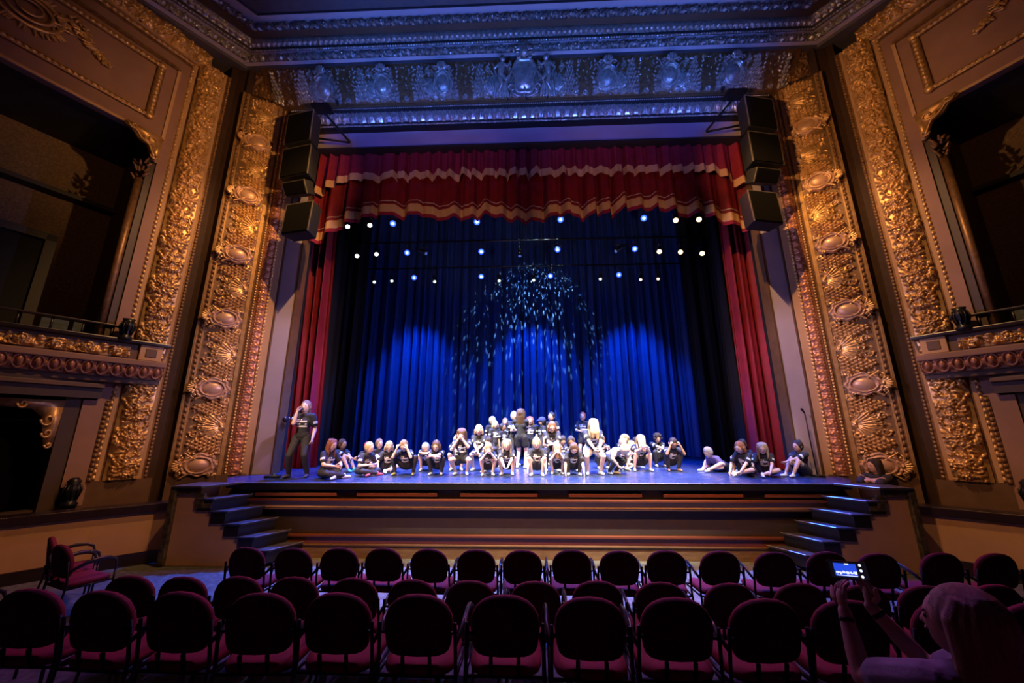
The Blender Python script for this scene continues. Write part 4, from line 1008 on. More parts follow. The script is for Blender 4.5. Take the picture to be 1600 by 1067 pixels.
# ------------------------------------------------------------------ people
def V3(*a): return Vector(a)
SKIN = {}
def skin(n):
    c = {'fair': (.78, .52, .40), 'dusk': (.42, .25, .17), 'mid': (.60, .36, .24), 'brown': (.36, .19, .11)}[n]
    if n not in SKIN: SKIN[n] = mat(n+' skin', c, .5, 0, tuple(v*.93 for v in c), 8)
    return SKIN[n]
HAIRC = {'blonde': (.62, .45, .24), 'darkblonde': (.34, .24, .13), 'lightbrown': (.34, .20, .10), 'brown': (.13, .065, .03), 'dark': (.03, .018, .014), 'red': (.40, .13, .05), 'white': (.75, .72, .68), 'grey': (.42, .36, .32)}
HM = {}
def hairm(n):
    if n not in HM:
        c = HAIRC[n]; HM[n] = mat(n+' hair', c, .42, 0, tuple(v*.55 for v in c), 9, .5, 60, None, 0, None, (9, 9, 1.2))
    return HM[n]
M['eye'] = mat('dark eye', (.02, .015, .012), .3); M['lip'] = mat('lip', (.42, .14, .12), .5)
CLM = {}
def cloth(n, c):
    if n not in CLM: CLM[n] = mat(n, c, .8, 0, tuple(v*.8 for v in c), 8, .25, 25)
    return CLM[n]
def shirt_mat():
    m = mat('black printed t-shirt', (.022, .021, .027), .8, 0, (.018, .017, .022), 8, .25, 25); nt = m.node_tree; b = nt.nodes['Principled BSDF']
    a = nt.nodes.new('ShaderNodeAttribute'); a.attribute_name = 'print'; r = [n for n in nt.nodes if n.type == 'VALTORGB'][0]
    mx = nt.nodes.new('ShaderNodeMix'); mx.data_type = 'RGBA'; nt.links.new(a.outputs['Fac'], mx.inputs[0]); nt.links.new(r.outputs[0], mx.inputs[6])
    mx.inputs[7].default_value = (.75, .74, .72, 1); nt.links.new(mx.outputs[2], b.inputs['Base Color']); return m
M['shirt'] = shirt_mat()
PENDING = []     # (object, voxel, extra MB, print frame)
def ik(a, b, l1, l2, pole):
    a, b, pole = Vector(a), Vector(b), Vector(pole); d = b-a; L = d.length
    if L > (l1+l2)*.995: b = a+d*((l1+l2)*.995/L); d = b-a; L = d.length
    if L < abs(l1-l2)+.02: L = abs(l1-l2)+.02
    t = d.normalized(); x = (l1*l1-l2*l2+L*L)/(2*L); h = math.sqrt(max(0, l1*l1-x*x))
    p = pole-t*pole.dot(t); p = p.normalized() if p.length > 1e-5 else t.orthogonal().normalized()
    return a+t*x+p*h, b
def pose(n, v=0):
    """joint targets in units of body height; the figure faces -Y"""
    d = dict(p=(0, 0, .50), t=(0, .0, 1), f=(0, -1, 0), h=(0, 0, 1), aL=(.07, 0, .045), aR=(-.07, 0, .045), kp=(.1, -1, 0), wL=(.15, -.03, .46), wR=(-.15, -.03, .46), ep=(.3, 1, -.2), tw=0)
    if n == 'stand': pass
    elif n == 'stand_cross': d.update(wL=(-.05, -.13, .66), wR=(.05, -.15, .64), ep=(.8, .1, -1))
    elif n == 'stand_mic': d.update(wR=(-.045, -.125, .80), wL=(.15, -.05, .47), aL=(.115, .0, .045), aR=(-.10, -.02, .045), p=(0, 0, .49), ep=(.25, .15, -1))
    elif n == 'stand_hold': d.update(wL=(.07, -.20, .62), wR=(-.04, -.18, .60), ep=(.9, .2, -1))
    elif n == 'crouch': d.update(p=(0, .12, .14), t=(0, -.56, .83), aL=(.085, .0, .045), aR=(-.085, 0, .045), kp=(.35, -1, .75), wL=(.045, -.21, .375), wR=(-.045, -.21, .375), ep=(.55, -.3, -1), f=(0, -.8, -.6), h=(0, -.60, .80))
    elif n == 'crouch_head': d.update(pose('crouch')); d.update(wL=(.085, -.18, .42), wR=(-.085, -.18, .42), ep=(.5, -.5, -1), f=(0, -.75, -.66), h=(0, -.6, .8))
    elif n == 'crouch_floor': d.update(pose('crouch')); d.update(wL=(.15, -.12, .045), wR=(-.15, -.12, .045), ep=(1, .4, 0), f=(0, -.6, -.8), h=(0, -.75, .65), t=(0, -.62, .78))
    elif n == 'crouch_clasp': d.update(pose('crouch')); d.update(wL=(.03, -.27, .15), wR=(-.03, -.27, .15), ep=(1, -.1, -.3), f=(0, -.97, -.2), h=(0, -.3, .95))
    elif n == 'crouch_cross': d.update(pose('crouch')); d.update(wL=(-.05, -.25, .31), wR=(.05, -.26, .30), ep=(1, -.3, .0), f=(0, -.9, -.45), h=(0, -.45, .9))
    elif n == 'half': d.update(p=(0, .14, .36), t=(0, -.62, .78), aL=(.09, .02, .045), aR=(-.09, .02, .045), kp=(.25, -1, .1), wL=(-.06, -.16, .40), wR=(.06, -.18, .39), ep=(1, -.2, -.35), f=(0, -.85, -.5), h=(0, -.45, .9))
    elif n == 'half_clasp': d.update(pose('half')); d.update(p=(0, .12, .33), wL=(.03, -.26, .33), wR=(-.03, -.26, .33), ep=(1, -.2, -.6), t=(0, -.5, .87), f=(0, -.7, -.7), h=(0, -.6, .8))
    elif n == 'kneel': d.update(p=(0, .08, .30), t=(0, -.35, .94), aL=(.07, .20, .045), aR=(-.08, -.06, .045), kp=(.2, -1, -.2), wL=(-.02, -.17, .32), wR=(.02, -.18, .30), ep=(1, -.1, -.3), f=(0, -.9, -.4), h=(0, -.3, .95))
    elif n == 'bend': d.update(p=(0, .10, .28), t=(0, -.86, .40), aL=(.07, .05, .045), aR=(-.07, .05, .045), kp=(.2, -1, .3), wL=(.10, -.20, .15), wR=(-.10, -.20, .15), ep=(1, 0, .3), f=(0, -.3, -.95), h=(0, -.95, .0))
    elif n == 'sit_cross': d.update(p=(0, .08, .075), t=(0, -.22, .97), aL=(-.07, -.19, .035), aR=(.07, -.22, .04), kp=(1.6, -.4, .25), wL=(.06, -.16, .17), wR=(-.06, -.16, .17), ep=(.8, .3, -.6), f=(0, -.95, -.3), h=(0, -.25, .97))
    elif n == 'sit_hug': d.update(p=(0, .10, .075), t=(0, -.16, .98), aL=(.06, -.22, .04), aR=(-.06, -.22, .04), kp=(.1, -.3, 1), wL=(-.05, -.24, .21), wR=(.05, -.25, .20), ep=(1, -.1, .0), f=(0, -1, .0), h=(0, -.05, 1))
    elif n == 'sit_lean': d.update(p=(0, .08, .075), t=(.0, -.42, .9), aL=(-.05, -.20, .035), aR=(-.16, -.06, .035), kp=(1, -1, .3), wL=(.06, -.28, .05), wR=(-.16, -.16, .05), ep=(1, .4, 0), f=(0, -.9, -.4), h=(0, -.4, .9))
    elif n == 'sit_knee': d.update(p=(0, .10, .075), t=(0, -.2, .97), aL=(.08, -.20, .04), aR=(.02, -.2, .035), kp=(.2, -.3, 1), wL=(.08, -.20, .25), wR=(-.12, .02, .05), ep=(1, .2, 0), f=(0, -1, -.05), h=(0, -.1, 1))
    elif n == 'lounge': d.update(p=(0, .22, .08), t=(0, -.80, .52), aL=(.07, -.30, .035), aR=(-.10, -.26, .035), kp=(.8, -.3, .6), wL=(.10, -.22, .06), wR=(-.10, -.20, .06), ep=(.5, .4, -1), f=(0, -.8, -.6), h=(0, -.6, .8))
    elif n == 'lean_table': d.update(t=(0, -.22, .97), wL=(-.05, -.17, .745), wR=(.05, -.18, .745), ep=(1, -.1, -.2), f=(-.45, -.9, .05), h=(0, .05, 1))
    elif n == 'seated_phone': d.update(p=(0, .0, .275), t=(-.10, -.18, .95), aL=(.07, -.24, .045), aR=(-.07, -.24, .045), kp=(.1, -1, 1), wL=(.075, -.34, .72), wR=(-.085, -.34, .70), ep=(.8, -.5, -1), f=(0, -1, .12), h=(0, .08, 1))
    return d
def human(x, y, z, rz, H, ps, top, bottom, hair, hc, sk, label, shoe=(.8, .8, .8), over=None, vox=.0115, badge=True, sleeves=True, group=None, fem=False):
    P = pose(ps)
    if over: P.update(over)
    g = {k: (Vector(v)*H if k in ('p', 'aL', 'aR', 'wL', 'wR') else (Vector(v) if isinstance(v, (tuple, list)) and k != 'hd' else v)) for k, v in P.items()}
    X = Vector((math.cos(P['tw']), math.sin(P['tw']), 0)); t = g['t'].normalized(); f = g['f'].normalized(); h = g['h'].normalized()
    p = g['p']; big = 1.0 if H > 1.5 else 1.12
    Xh = X; Xs = X
    tf = Vector(Xs).cross(t); tf = tf if tf.y < 0 or t.z < .2 else -tf           # torso front
    chest = p+t*.19*H; neck = p+t*.285*H
    hc_ = neck+h*.098*H*(1 if H > 1.5 else 1.05)
    sh = {q: p+t*.262*H+Xs*(.098*H*q) for q in (1, -1)}; hip = {q: p+Xh*(.052*H*q) for q in (1, -1)}
    kn, an, el, wr = {}, {}, {}, {}
    for q, A_, W_ in ((1, 'aL', 'wL'), (-1, 'aR', 'wR')):
        kp = Vector((g['kp'].x*q, g['kp'].y, g['kp'].z)); ep = Vector((g['ep'].x*q, g['ep'].y, g['ep'].z))
        kn[q], an[q] = ik(hip[q], g[A_], .245*H, .24*H, kp); kn[q].z = max(kn[q].z, .042*H)
        el[q], wr[q] = ik(sh[q], g[W_], .165*H, .145*H, ep); el[q].z = max(el[q].z, .03*H)
    HD = {q: (Vector(P['hd'][0 if q == 1 else 1]).normalized() if 'hd' in P else (wr[q]-el[q]).normalized()) for q in (1, -1)}
    fx = h.cross(f); fx = fx.normalized() if fx.length > .1 else X
    f2 = fx.cross(h).normalized(); HR = Matrix((fx, f2, h.normalized())).transposed()    # head axes
    hr = (.054*H*big, .068*H*big, .076*H*big)
    # ---- body (skin)
    b = MB(); n_ = 12
    b.ell(p+t*.01*H, (.078*H, .06*H, .07*H), None, n_, 8); b.cap(p, chest, .064*H, .062*H, n_)
    b.cap(chest-Xs*.035*H, chest+Xs*.035*H, .058*H, .058*H, n_); b.cap(sh[1]-Xs*.03*H, sh[-1]+Xs*.03*H, .034*H, .034*H, n_)
    b.cap(neck-t*.03*H, hc_-h*.03*H, .028*H, .026*H, n_)
    b.ell(hc_, hr, HR, 16, 12); b.ell(hc_+f2*.022*H*big-h*.032*H*big, (.036*H*big, .040*H*big, .040*H*big), HR, 12, 8)
    b.cap(hc_+f2*.060*H*big+h*.004*H, hc_+f2*.068*H*big-h*.014*H, .006*H, .0075*H, 7)
    for q in (1, -1): b.ell(hc_+fx*(.055*H*big*q)-f2*.003*H-h*.006*H, (.008*H, .014*H, .019*H), HR, 8, 6)
    for q in (1, -1):
        b.chain([hip[q], kn[q]], [.054*H, .035*H], n_); m_ = kn[q].lerp(an[q], .3)
        cd_ = (kn[q]-hip[q]).cross(Vector((1, 0, 0)))
        b.chain([kn[q], m_, an[q]], [.033*H, .033*H, .021*H], n_)
        b.chain([sh[q], el[q]], [.032*H, .024*H], n_); b.chain([el[q], el[q].lerp(wr[q], .35), wr[q]], [.024*H, .0235*H, .0155*H], n_)
        hd = HD[q]; b.ell(wr[q]+hd*.028*H, (.019*H, .012*H, .028*H), (hd.to_track_quat('Z', 'X')).to_matrix(), 10, 7)
    ex = MB()
    for q in (1, -1):
        hd = HD[q]; hm = hd.to_track_quat('Z', 'X').to_matrix(); sx_, sn = hm @ Vector((1, 0, 0)), hm @ Vector((0, 1, 0))
        curl = (hc_-wr[q]).normalized() if ps.startswith('crouch') and 'floor' not in ps else (-X*q)
        curl = (curl-hd*curl.dot(hd)); curl = curl.normalized() if curl.length > .1 else sn
        across = hd.cross(curl).normalized()
        for k in range(4):
            ba = wr[q]+hd*.045*H+across*(k-1.5)*.0098*H; ln_ = (.034, .038, .036, .028)[k]*H
            b1 = ba+(hd*.85+curl*.3).normalized()*ln_*.5; b2 = b1+(hd*.6+curl*.75).normalized()*ln_*.5
            ex.tube([ba-hd*.012*H, ba, b1, b2, b2+(b2-b1)*.12], [.0062*H, .0062*H, .0057*H, .0048*H, .002*H], 6)
        ba = wr[q]+hd*.015*H+across*(.016*H)
        ex.tube([ba, ba+(hd*.6+across*.8)*.02*H, ba+(hd*.9+across*.75+curl*.3)*.036*H, ba+(hd*.95+across*.75+curl*.3)*.041*H], [.0075*H, .0070*H, .0055*H, .002*H], 6)
        ex.ell(hc_+f2*.060*H*big+fx*(.021*H*big*q)+h*.004*H, (.0085*H, .004*H, .005*H), HR, 8, 5, 1)
        ex.ell(hc_+f2*.062*H*big+fx*(.021*H*big*q)+h*.016*H, (.012*H, .003*H, .0022*H), HR, 8, 4, 1)
    ex.ell(hc_+f2*.0635*H*big-h*.030*H*big, (.0135*H, .004*H, .0042*H), HR, 8, 5, 2)
    body = b.build('person', [skin(sk), M['eye'], M['lip']], None); body.location = (x, y, z); body.rotation_euler = (0, 0, rz)
    tag(body, label, 'person', group); PENDING.append((body, vox, ex, None))
    def part(nm, mbx, m, v=None, fr=None):
        o = mbx.build(nm, m, body); PENDING.append((o, v or vox, None, fr)); return o
    e = .009*H if H < 1.55 else .010*H
    # ---- top
    s_ = MB(); hem = p-t*(.02*H)
    s_.ell(p+t*.02*H, (.084*H+e, .068*H+e, .06*H), None, n_, 8); s_.cap(p+t*.03*H, chest, .066*H+e, .066*H+e, n_)
    s_.cap(p+t*.02*H-Xs*.02*H, p+t*.02*H+Xs*.02*H, .066*H+e, .066*H+e, n_)
    s_.cap(chest-Xs*.035*H, chest+Xs*.035*H, .060*H+e, .060*H+e, n_); s_.cap(sh[1]-Xs*.03*H, sh[-1]+Xs*.03*H, .036*H+e, .036*H+e, n_)
    for q in (1, -1): s_.chain([sh[q], sh[q].lerp(el[q], .62 if sleeves is True else sleeves)], [.037*H+e, .036*H+e], n_)
    tm = M['shirt'] if top == 'print' else cloth(*top)
    part('t_shirt', s_, tm, None, (p, t, Xs, tf, H, sh, el) if top == 'print' else None)
    # ---- bottom
    kind, bc = bottom; bmx = MB(); bmx.ell(p, (.083*H+e*.6, .066*H+e*.6, .07*H), None, n_, 8)
    for q in (1, -1):
        if kind == 'shorts': bmx.chain([hip[q], hip[q].lerp(kn[q], .52)], [.058*H+e, .052*H+e], n_)
        else:
            m_ = kn[q].lerp(an[q], .3); bmx.chain([hip[q], kn[q]], [.055*H+e*.6, .037*H+e*.5], n_); bmx.chain([kn[q], m_, kn[q].lerp(an[q], .93)], [.036*H+e*.5, .036*H+e*.5, .024*H+e*.5], n_)
    part('shorts' if kind == 'shorts' else 'leggings', bmx, cloth(*bc))
    # ---- shoes
    for q in (1, -1):
        sm = MB(); a_ = an[q]; low = kn[q]-a_
        if abs(low.z) > .1*H or a_.z < .05*H: dr = Vector((.2*q, -1, 0)).normalized()
        if ps in ('sit_cross',): dr = Vector((-q, -.35, 0)).normalized()
        z0 = .020*H
        sm.cap((a_.x-dr.x*.02*H, a_.y-dr.y*.02*H, z0+.003*H), (a_.x+dr.x*.06*H, a_.y+dr.y*.06*H, z0), .0235*H, .022*H, 10)
        sm.cap((a_.x+dr.x*.06*H, a_.y+dr.y*.06*H, z0), (a_.x+dr.x*.085*H, a_.y+dr.y*.085*H, z0-.002*H), .022*H, .018*H, 10)
        sm.cap((a_.x, a_.y, z0+.01*H), (a_.x, a_.y, z0+.03*H), .024*H, .022*H, 10)
        part('shoe', sm, cloth(*(('white shoe', shoe) if shoe == (.8, .8, .8) else ('shoe %.2f%.2f%.2f' % shoe, shoe))))
    # ---- hair
    hb = MB(); R_ = (hr[0]+.009*H, hr[1]+.006*H, hr[2]+.006*H)
    hb.ell(hc_-f2*.013*H+h*.010*H, R_, HR, 16, 10)
    rr = random.Random(int(x*1000)+int(y*77))
    down = Vector((0, 0, -1))
    if hair in ('short', 'cap', 'bun', 'ponytail'): hb.ell(hc_-f2*.035*H-h*.012*H, (.046*H*big, .036*H*big, .05*H*big), HR, 12, 8)
    if hair == 'long' or hair == 'veil':
        NS = 22 if vox < .009 else 13
        for k in range(NS):
            th = PI*(k/(NS-1))*1.15-.08*PI*1.0; ca, sa = math.cos(th), math.sin(th)
            rt = hc_+fx*(.058*H*big*ca)-f2*(.055*H*big*sa)+h*.02*H
            fall = (down*.8-h*.35).normalized() if hair == 'long' else (down*.95-t*.2+f2*.15).normalized()
            L_ = rr.uniform(.17, .23)*H
            cr = hc_-f2*.012*H+h*.072*H*big+(rt-hc_)*.12; md_ = (cr+rt)/2+(h*.6+(rt-hc_).normalized()*.8)*(.024 if NS < 20 else .012)*H
            kk = 1 if NS < 20 else (1.25, .72, 1.05, .85)[k % 4]
            hb.chain([cr, md_, rt, rt+(-h*.5+down*.5)*.07*H-f2*.008*H, rt+fall*L_*.7-f2*.004*H, rt+fall*L_+fx*rr.uniform(-.01, .01)*H], [.012*H, .014*H, .019*H, .021*H, .017*H, .008*H] if NS < 20 else [.009*H, .011*H*kk, .013*H*kk, .0155*H*kk, .013*H*kk, .005*H], 8)
    if hair == 'veil':       # hair hanging forward over the face
        for k in range(7):
            th = -.9+1.8*k/6; rt = hc_+fx*(.058*H*math.sin(th))+f2*(.040*H*math.cos(th))+h*.058*H
            hb.chain([rt, rt+f2*.035*H-h*.03*H, rt+f2*.035*H+down*.10*H, rt+f2*.02*H+down*rr.uniform(.15, .2)*H], [.018*H, .02*H, .018*H, .008*H], 8)
    if hair == 'bob':
        for k in range(11):
            th = PI*(k/10)*1.2-.1*PI; rt = hc_+fx*(.058*H*big*math.cos(th))-f2*(.05*H*big*math.sin(th))
            hb.chain([rt, rt-h*.06*H+fx*.004*H*math.cos(th)], [.02*H, .018*H], 8)
    if hair == 'ponytail':
        r0_ = hc_-f2*.075*H+h*.03*H; hb.chain([r0_, r0_-f2*.03*H-h*.02*H, r0_-f2*.035*H+down*.12*H, r0_-f2*.02*H+down*.2*H], [.022*H, .026*H, .024*H, .008*H], 8)
    if hair == 'bun': hb.ell(hc_-f2*.055*H+h*.075*H, (.030*H,)*3, None, 10, 7)
    if hair == 'topbun': hb.ell(hc_-f2*.01*H+h*.098*H, (.026*H,)*3, None, 10, 7); hb.ell(hc_-f2*.035*H, (.05*H, .04*H, .055*H), HR)
    if hair == 'curly':
        for k in range(46):
            th, ph = rr.uniform(0, 2*PI), rr.uniform(-.35, 1.5); v = Vector((math.cos(th)*math.cos(ph), math.sin(th)*math.cos(ph), math.sin(ph)))
            if v.y > .55 and v.z < .45: continue
            hb.ell(hc_+fx*v.x*.068*H*big+f2*v.y*.07*H*big+h*(v.z*.078*H*big), (.023*H,)*3, None, 7, 5)
    if hair == 'braids':
        for k in range(14):
            th = PI*(k/13)*1.3-.15*PI; rt = hc_+fx*(.06*H*math.cos(th))-f2*(.055*H*math.sin(th))+h*.03*H
            hb.chain([rt, rt-h*.06*H+fx*.012*H*math.cos(th), rt-h*.13*H+fx*.016*H*math.cos(th)], [.012*H, .011*H, .007*H], 7)
    part('hair', hb, hairm(hc), vox*.9 if vox > .009 else .0048)
    return body, dict(head=hc_, f=f2, h=h, fx=fx, HR=HR, hr=hr, wr=wr, el=el, sh=sh, H=H, body=body)
def add_cap(info, col, back=False):
    H = info['H']; hc_, f2, h, fx, HR = (info[k] for k in ('head', 'f', 'h', 'fx', 'HR')); mb = MB()
    R = (info['hr'][0]+.013*H, info['hr'][1]+.013*H, info['hr'][2]+.004*H); mb.ell(hc_+h*.026*H-f2*.004*H, (R[0], R[1], R[2]*.86), HR, 16, 10)
    s_ = -1 if back else 1
    for q in (-1, 0, 1): mb.cap(hc_+f2*(s_*.05*H)+fx*(.022*H*q)+h*.028*H, hc_+f2*(s_*(.118-.012*abs(q))*H)+fx*(.022*H*q)+h*.020*H, .012*H, .008*H, 8)
    o = mb.build('cap', cloth('cap %.2f%.2f%.2f' % col, col), info['body']); PENDING.append((o, .009, None, None))
BLK = ('black leggings', (.030, .027, .03)); SHB = ('black shorts', (.025, .024, .032)); NVY = ('navy shorts', (.03, .04, .12)); WSH = ('white shorts', (.7, .68, .65)); GRY = ('grey shorts', (.2, .2, .22))
L_ = ('leggings', BLK); Sh = ('shorts', SHB); Sn = ('shorts', NVY); Sw = ('shorts', WSH)
G = 'dancers on the stage'
def stg(x, y, *a, **k): return human(x, y, zs(y), *a, **k)
R9 = PI/2
b, inf = stg(-4.95, 8.42, .12, 1.72, 'stand_mic', 'print', L_, 'ponytail', 'lightbrown', 'fair', 'standing teenager in black shirt and leggings holding a microphone to the mouth at the left', group=G, shoe=(.06, .06, .07), over=dict(h=(-.03, .05, 1)), vox=.010)
mm = MB(); w = inf['wr'][-1]; w = w.copy(); mb_ = w+Vector((.03, -.01, .05)); mm.cap(w+Vector((.01, -.005, -.03)), inf['head']+Vector((-.01, -.13, -.055)), .011, .013, 8)
mm.ell(inf['head']+Vector((-.008, -.132, -.05)), (.026,)*3, None, 10, 8)
mo = mm.build('microphone', M['black'], None); mo.location = b.location; mo.rotation_euler = b.rotation_euler; tag(mo, 'black handheld microphone held by the standing teenager at the left', 'microphone')
stg(-4.22, 8.32, R9*.78, 1.52, 'sit_cross', 'print', L_, 'long', 'red', 'fair', 'big long-haired child in black sitting cross-legged facing right, nearest the standing teenager', group=G, over=dict(f=(0, -.75, -.65)))
stg(-4.42, 9.35, R9*.75, 1.36, 'sit_hug', 'print', Sn, 'short', 'brown', 'mid', 'dark-haired child with knees up behind the big long-haired child at the left', group=G, shoe=(.1, .6, .7))
b, inf = stg(-3.93, 9.55, .5, 1.22, 'sit_cross', 'print', Sh, 'short', 'brown', 'mid', 'small child in a red cap sitting at the back of the left group', group=G); add_cap(inf, (.55, .03, .06))
stg(-3.62, 8.72, R9*.72, 1.38, 'sit_cross', 'print', L_, 'short', 'blonde', 'fair', 'short-haired child in black shirt sitting with legs crossed facing right in the left group', group=G, shoe=(.5, .08, .08), over=dict(t=(0, -.45, .88)))
stg(-3.62, 9.55, R9*.5, 1.35, 'sit_knee', 'print', Sn, 'short', 'lightbrown', 'fair', 'child whose head shows behind the short-haired child facing right in the left group', group=G)
stg(-3.28, 9.22, R9*.25, 1.36, 'sit_lean', 'print', Sn, 'bob', 'blonde', 'fair', 'fair child in shorts leaning on one arm at the right of the left group', group=G)
stg(-2.73, 8.75, 0, 1.38, 'crouch_head', 'print', L_, 'short', 'lightbrown', 'fair', 'crouching child in black trousers holding the head in both hands, leftmost of the crouching line', group=G, shoe=(.30, .27, .1), over=dict(aL=(.15, 0, .045), aR=(-.15, 0, .045), kp=(.8, -1, .6)))
stg(-2.42, 9.45, .25, 1.36, 'crouch_cross', 'print', Sn, 'short', 'white', 'fair', 'pale-haired child bent low behind the crouching line, second from its left end', group=G, over=dict(f=(0, -.5, -.85), h=(-.2, -.8, .5), t=(0, -.7, .7)))
stg(-2.02, 8.80, 0, 1.34, 'crouch_cross', 'print', L_, 'bob', 'brown', 'fair', 'crouching child with brown bob and dark trousers, arms folded on the knees', group=G)
stg(-1.70, 9.5, .15, 1.40, 'crouch', 'print', Sh, 'short', 'blonde', 'fair', 'pale-haired child half hidden behind the long-haired crouching child with covered face', group=G, over=dict(t=(0, -.15, 1)))
stg(-1.46, 8.82, 0, 1.50, 'crouch', 'print', Sh, 'long', 'brown', 'fair', 'crouching long-haired child in shorts covering the face with both hands', group=G, over=dict(t=(0, -.25, .97), p=(0, .08, .22), wL=(.03, -.17, .52), wR=(-.03, -.17, .52)))
stg(-1.16, 9.55, -.1, 1.42, 'kneel', 'print', Sn, 'bob', 'blonde', 'fair', 'blonde child on one knee with folded arms left of the standing group', group=G)
stg(-.88, 9.12, -.5, 1.36, 'crouch_cross', 'print', Sh, 'short', 'dark', 'mid', 'dark-haired child crouching sideways behind the bent fair-haired child', group=G, over=dict(t=(0, -.3, .95)))
stg(-.86, 8.72, .15, 1.28, 'crouch', 'print', Sh, 'bob', 'blonde', 'fair', 'small fair-haired child crouching bent over the hands in front of the dark-haired child', group=G)
b, inf = stg(-.93, 10.55, .3, 1.30, 'stand', 'print', L_, 'short', 'blonde', 'fair', 'child in a white backward cap standing at the left end of the standing group', group=G); add_cap(inf, (.8, .8, .78), True)
stg(-.82, 10.15, .5, 1.20, 'stand', 'print', L_, 'bob', 'blonde', 'fair', 'small white-blonde child standing just before the child in the white cap', group=G)
stg(-.58, 10.65, .2, 1.26, 'stand', 'print', L_, 'short', 'lightbrown', 'fair', 'fair child standing half hidden behind a short dark-haired child', group=G)
stg(-.62, 10.2, .9, 1.12, 'stand', 'print', L_, 'short', 'dark', 'brown', 'short dark-haired child standing sideways in the standing group', group=G)
stg(-.33, 10.5, .3, 1.44, 'stand_cross', 'print', L_, 'short', 'white', 'fair', 'white-blond child standing with folded arms left of the tall long-haired child', group=G)
stg(-.14, 9.95, PI*.9, 1.50, 'stand_cross', 'print', Sh, 'long', 'brown', 'fair', 'tall long-haired child in shorts standing with the back turned, in the middle of the stage', group=G)
stg(.10, 10.5, .1, 1.30, 'stand', 'print', L_, 'long', 'red', 'fair', 'red-haired child standing right behind the tall long-haired child', group=G)
b, inf = stg(.42, 10.5, -1.2, 1.28, 'stand', 'print', L_, 'short', 'dark', 'mid', 'child in a dark cap standing sideways with an arm raised, right of the red-haired child', group=G, over=dict(wR=(-.10, -.22, .93), ep=(.5, -.3, -1))); add_cap(inf, (.04, .05, .14))
stg(.68, 10.5, -.5, 1.42, 'stand', 'print', L_, 'short', 'dark', 'fair', 'tall dark-haired child standing at the right end of the standing group', group=G)
stg(.60, 9.35, .05, 1.52, 'half', 'print', L_, 'bob', 'red', 'fair', 'large red-haired dancer bending with arms folded on the knees', group=G)
stg(-.44, 8.80, 0, 1.36, 'crouch_clasp', 'print', Sh, 'long', 'grey', 'fair', 'long-haired child crouching with hands clasped before the bare knees, looking out', group=G)
stg(.22, 8.68, -.05, 1.38, 'crouch_floor', 'print', Sh, 'topbun', 'blonde', 'fair', 'crouching child with a small topknot and round bare knees, hands by the feet', group=G, over=dict(f=(0, -.9, -.35), h=(0, -.35, .93), t=(0, -.4, .9)))
stg(.68, 8.95, 0, 1.22, 'crouch', 'print', Sh, 'veil', 'lightbrown', 'fair', 'small crouching child hidden by hair hanging over hands and knees', group=G)
stg(.90, 9.75, .2, 1.34, 'crouch', 'print', L_, 'short', 'dark', 'mid', 'child almost hidden behind the child with braids', group=G, over=dict(t=(0, -.15, 1)))
stg(1.06, 9.35, -.1, 1.34, 'crouch_cross', 'print', L_, 'braids', 'dark', 'brown', 'child with dark braids crouching behind the child with both hands on the floor', group=G, over=dict(t=(0, -.2, .97)))
stg(1.03, 8.78, 0, 1.34, 'crouch_floor', 'print', L_, 'bob', 'brown', 'fair', 'brown-haired crouching child in dark trousers with both hands on the floor', group=G)
stg(1.64, 11.3, -.25, 1.42, 'stand_hold', 'print', Sh, 'short', 'red', 'fair', 'child in black shorts standing apart near the backdrop, pressing a pale cloth to the chest', group=G)
stg(1.49, 8.85, .05, 1.62, 'half_clasp', 'print', Sw, 'veil', 'blonde', 'fair', 'large blonde dancer in white shorts crouching, long hair hanging over the face', group=G)
stg(1.88, 9.85, .2, 1.34, 'crouch', 'print', L_, 'short', 'brown', 'fair', 'child whose head shows behind the shoulder of the large blonde dancer', group=G, over=dict(t=(0, -.2, 1)))
stg(1.95, 8.95, .55, 1.36, 'bend', ('grey blue shirt', (.32, .34, .40)), L_, 'short', 'white', 'fair', 'child in a pale shirt and black leggings bent right down with the head lowered', group=G, badge=False)
stg(2.28, 9.55, .15, 1.34, 'crouch_cross', 'print', Sh, 'short', 'grey', 'fair', 'grey-blond child leaning forward in a crouch right of the bent child in pale shirt', group=G, over=dict(f=(0, -.7, -.7)))
stg(2.52, 10.1, .1, 1.36, 'crouch', 'print', L_, 'curly', 'blonde', 'fair', 'curly blond child in the back of the right cluster', group=G, over=dict(t=(0, -.15, 1)))
stg(2.86, 10.45, -.1, 1.32, 'crouch', 'print', L_, 'short', 'dark', 'mid', 'dark-haired child farthest back in the right cluster', group=G)
stg(2.50, 9.62+.35, .1, 1.12, 'sit_cross', 'print', Sn, 'long', 'blonde', 'fair', 'small blonde child sitting low between two crouching children of the right cluster', group=G) if False else stg(2.66, 10.35-.25, .1, 1.20, 'sit_cross', 'print', Sn, 'long', 'blonde', 'fair', 'small blonde child sitting low in the right cluster, looking out', group=G)
stg(2.72, 9.45, 0, 1.40, 'crouch', 'print', Sh, 'veil', 'blonde', 'fair', 'blonde child in shorts crouching with face in the hands, right end of the right cluster', group=G, over=dict(t=(0, -.25, .97), aL=(.13, 0, .045), aR=(-.13, 0, .045)))
stg(3.42, 10.25, .1, 1.38, 'crouch_cross', 'print', L_, 'curly', 'dark', 'fair', 'child with a big cloud of dark curls at the back of the separate pair', group=G, over=dict(t=(0, -.1, 1)))
stg(3.44, 9.45, 0, 1.38, 'crouch_head', 'print', L_, 'ponytail', 'dark', 'brown', 'dark-haired crouching child in leggings with hands at the cheeks, front of the separate pair', group=G, shoe=(.35, .18, .1))
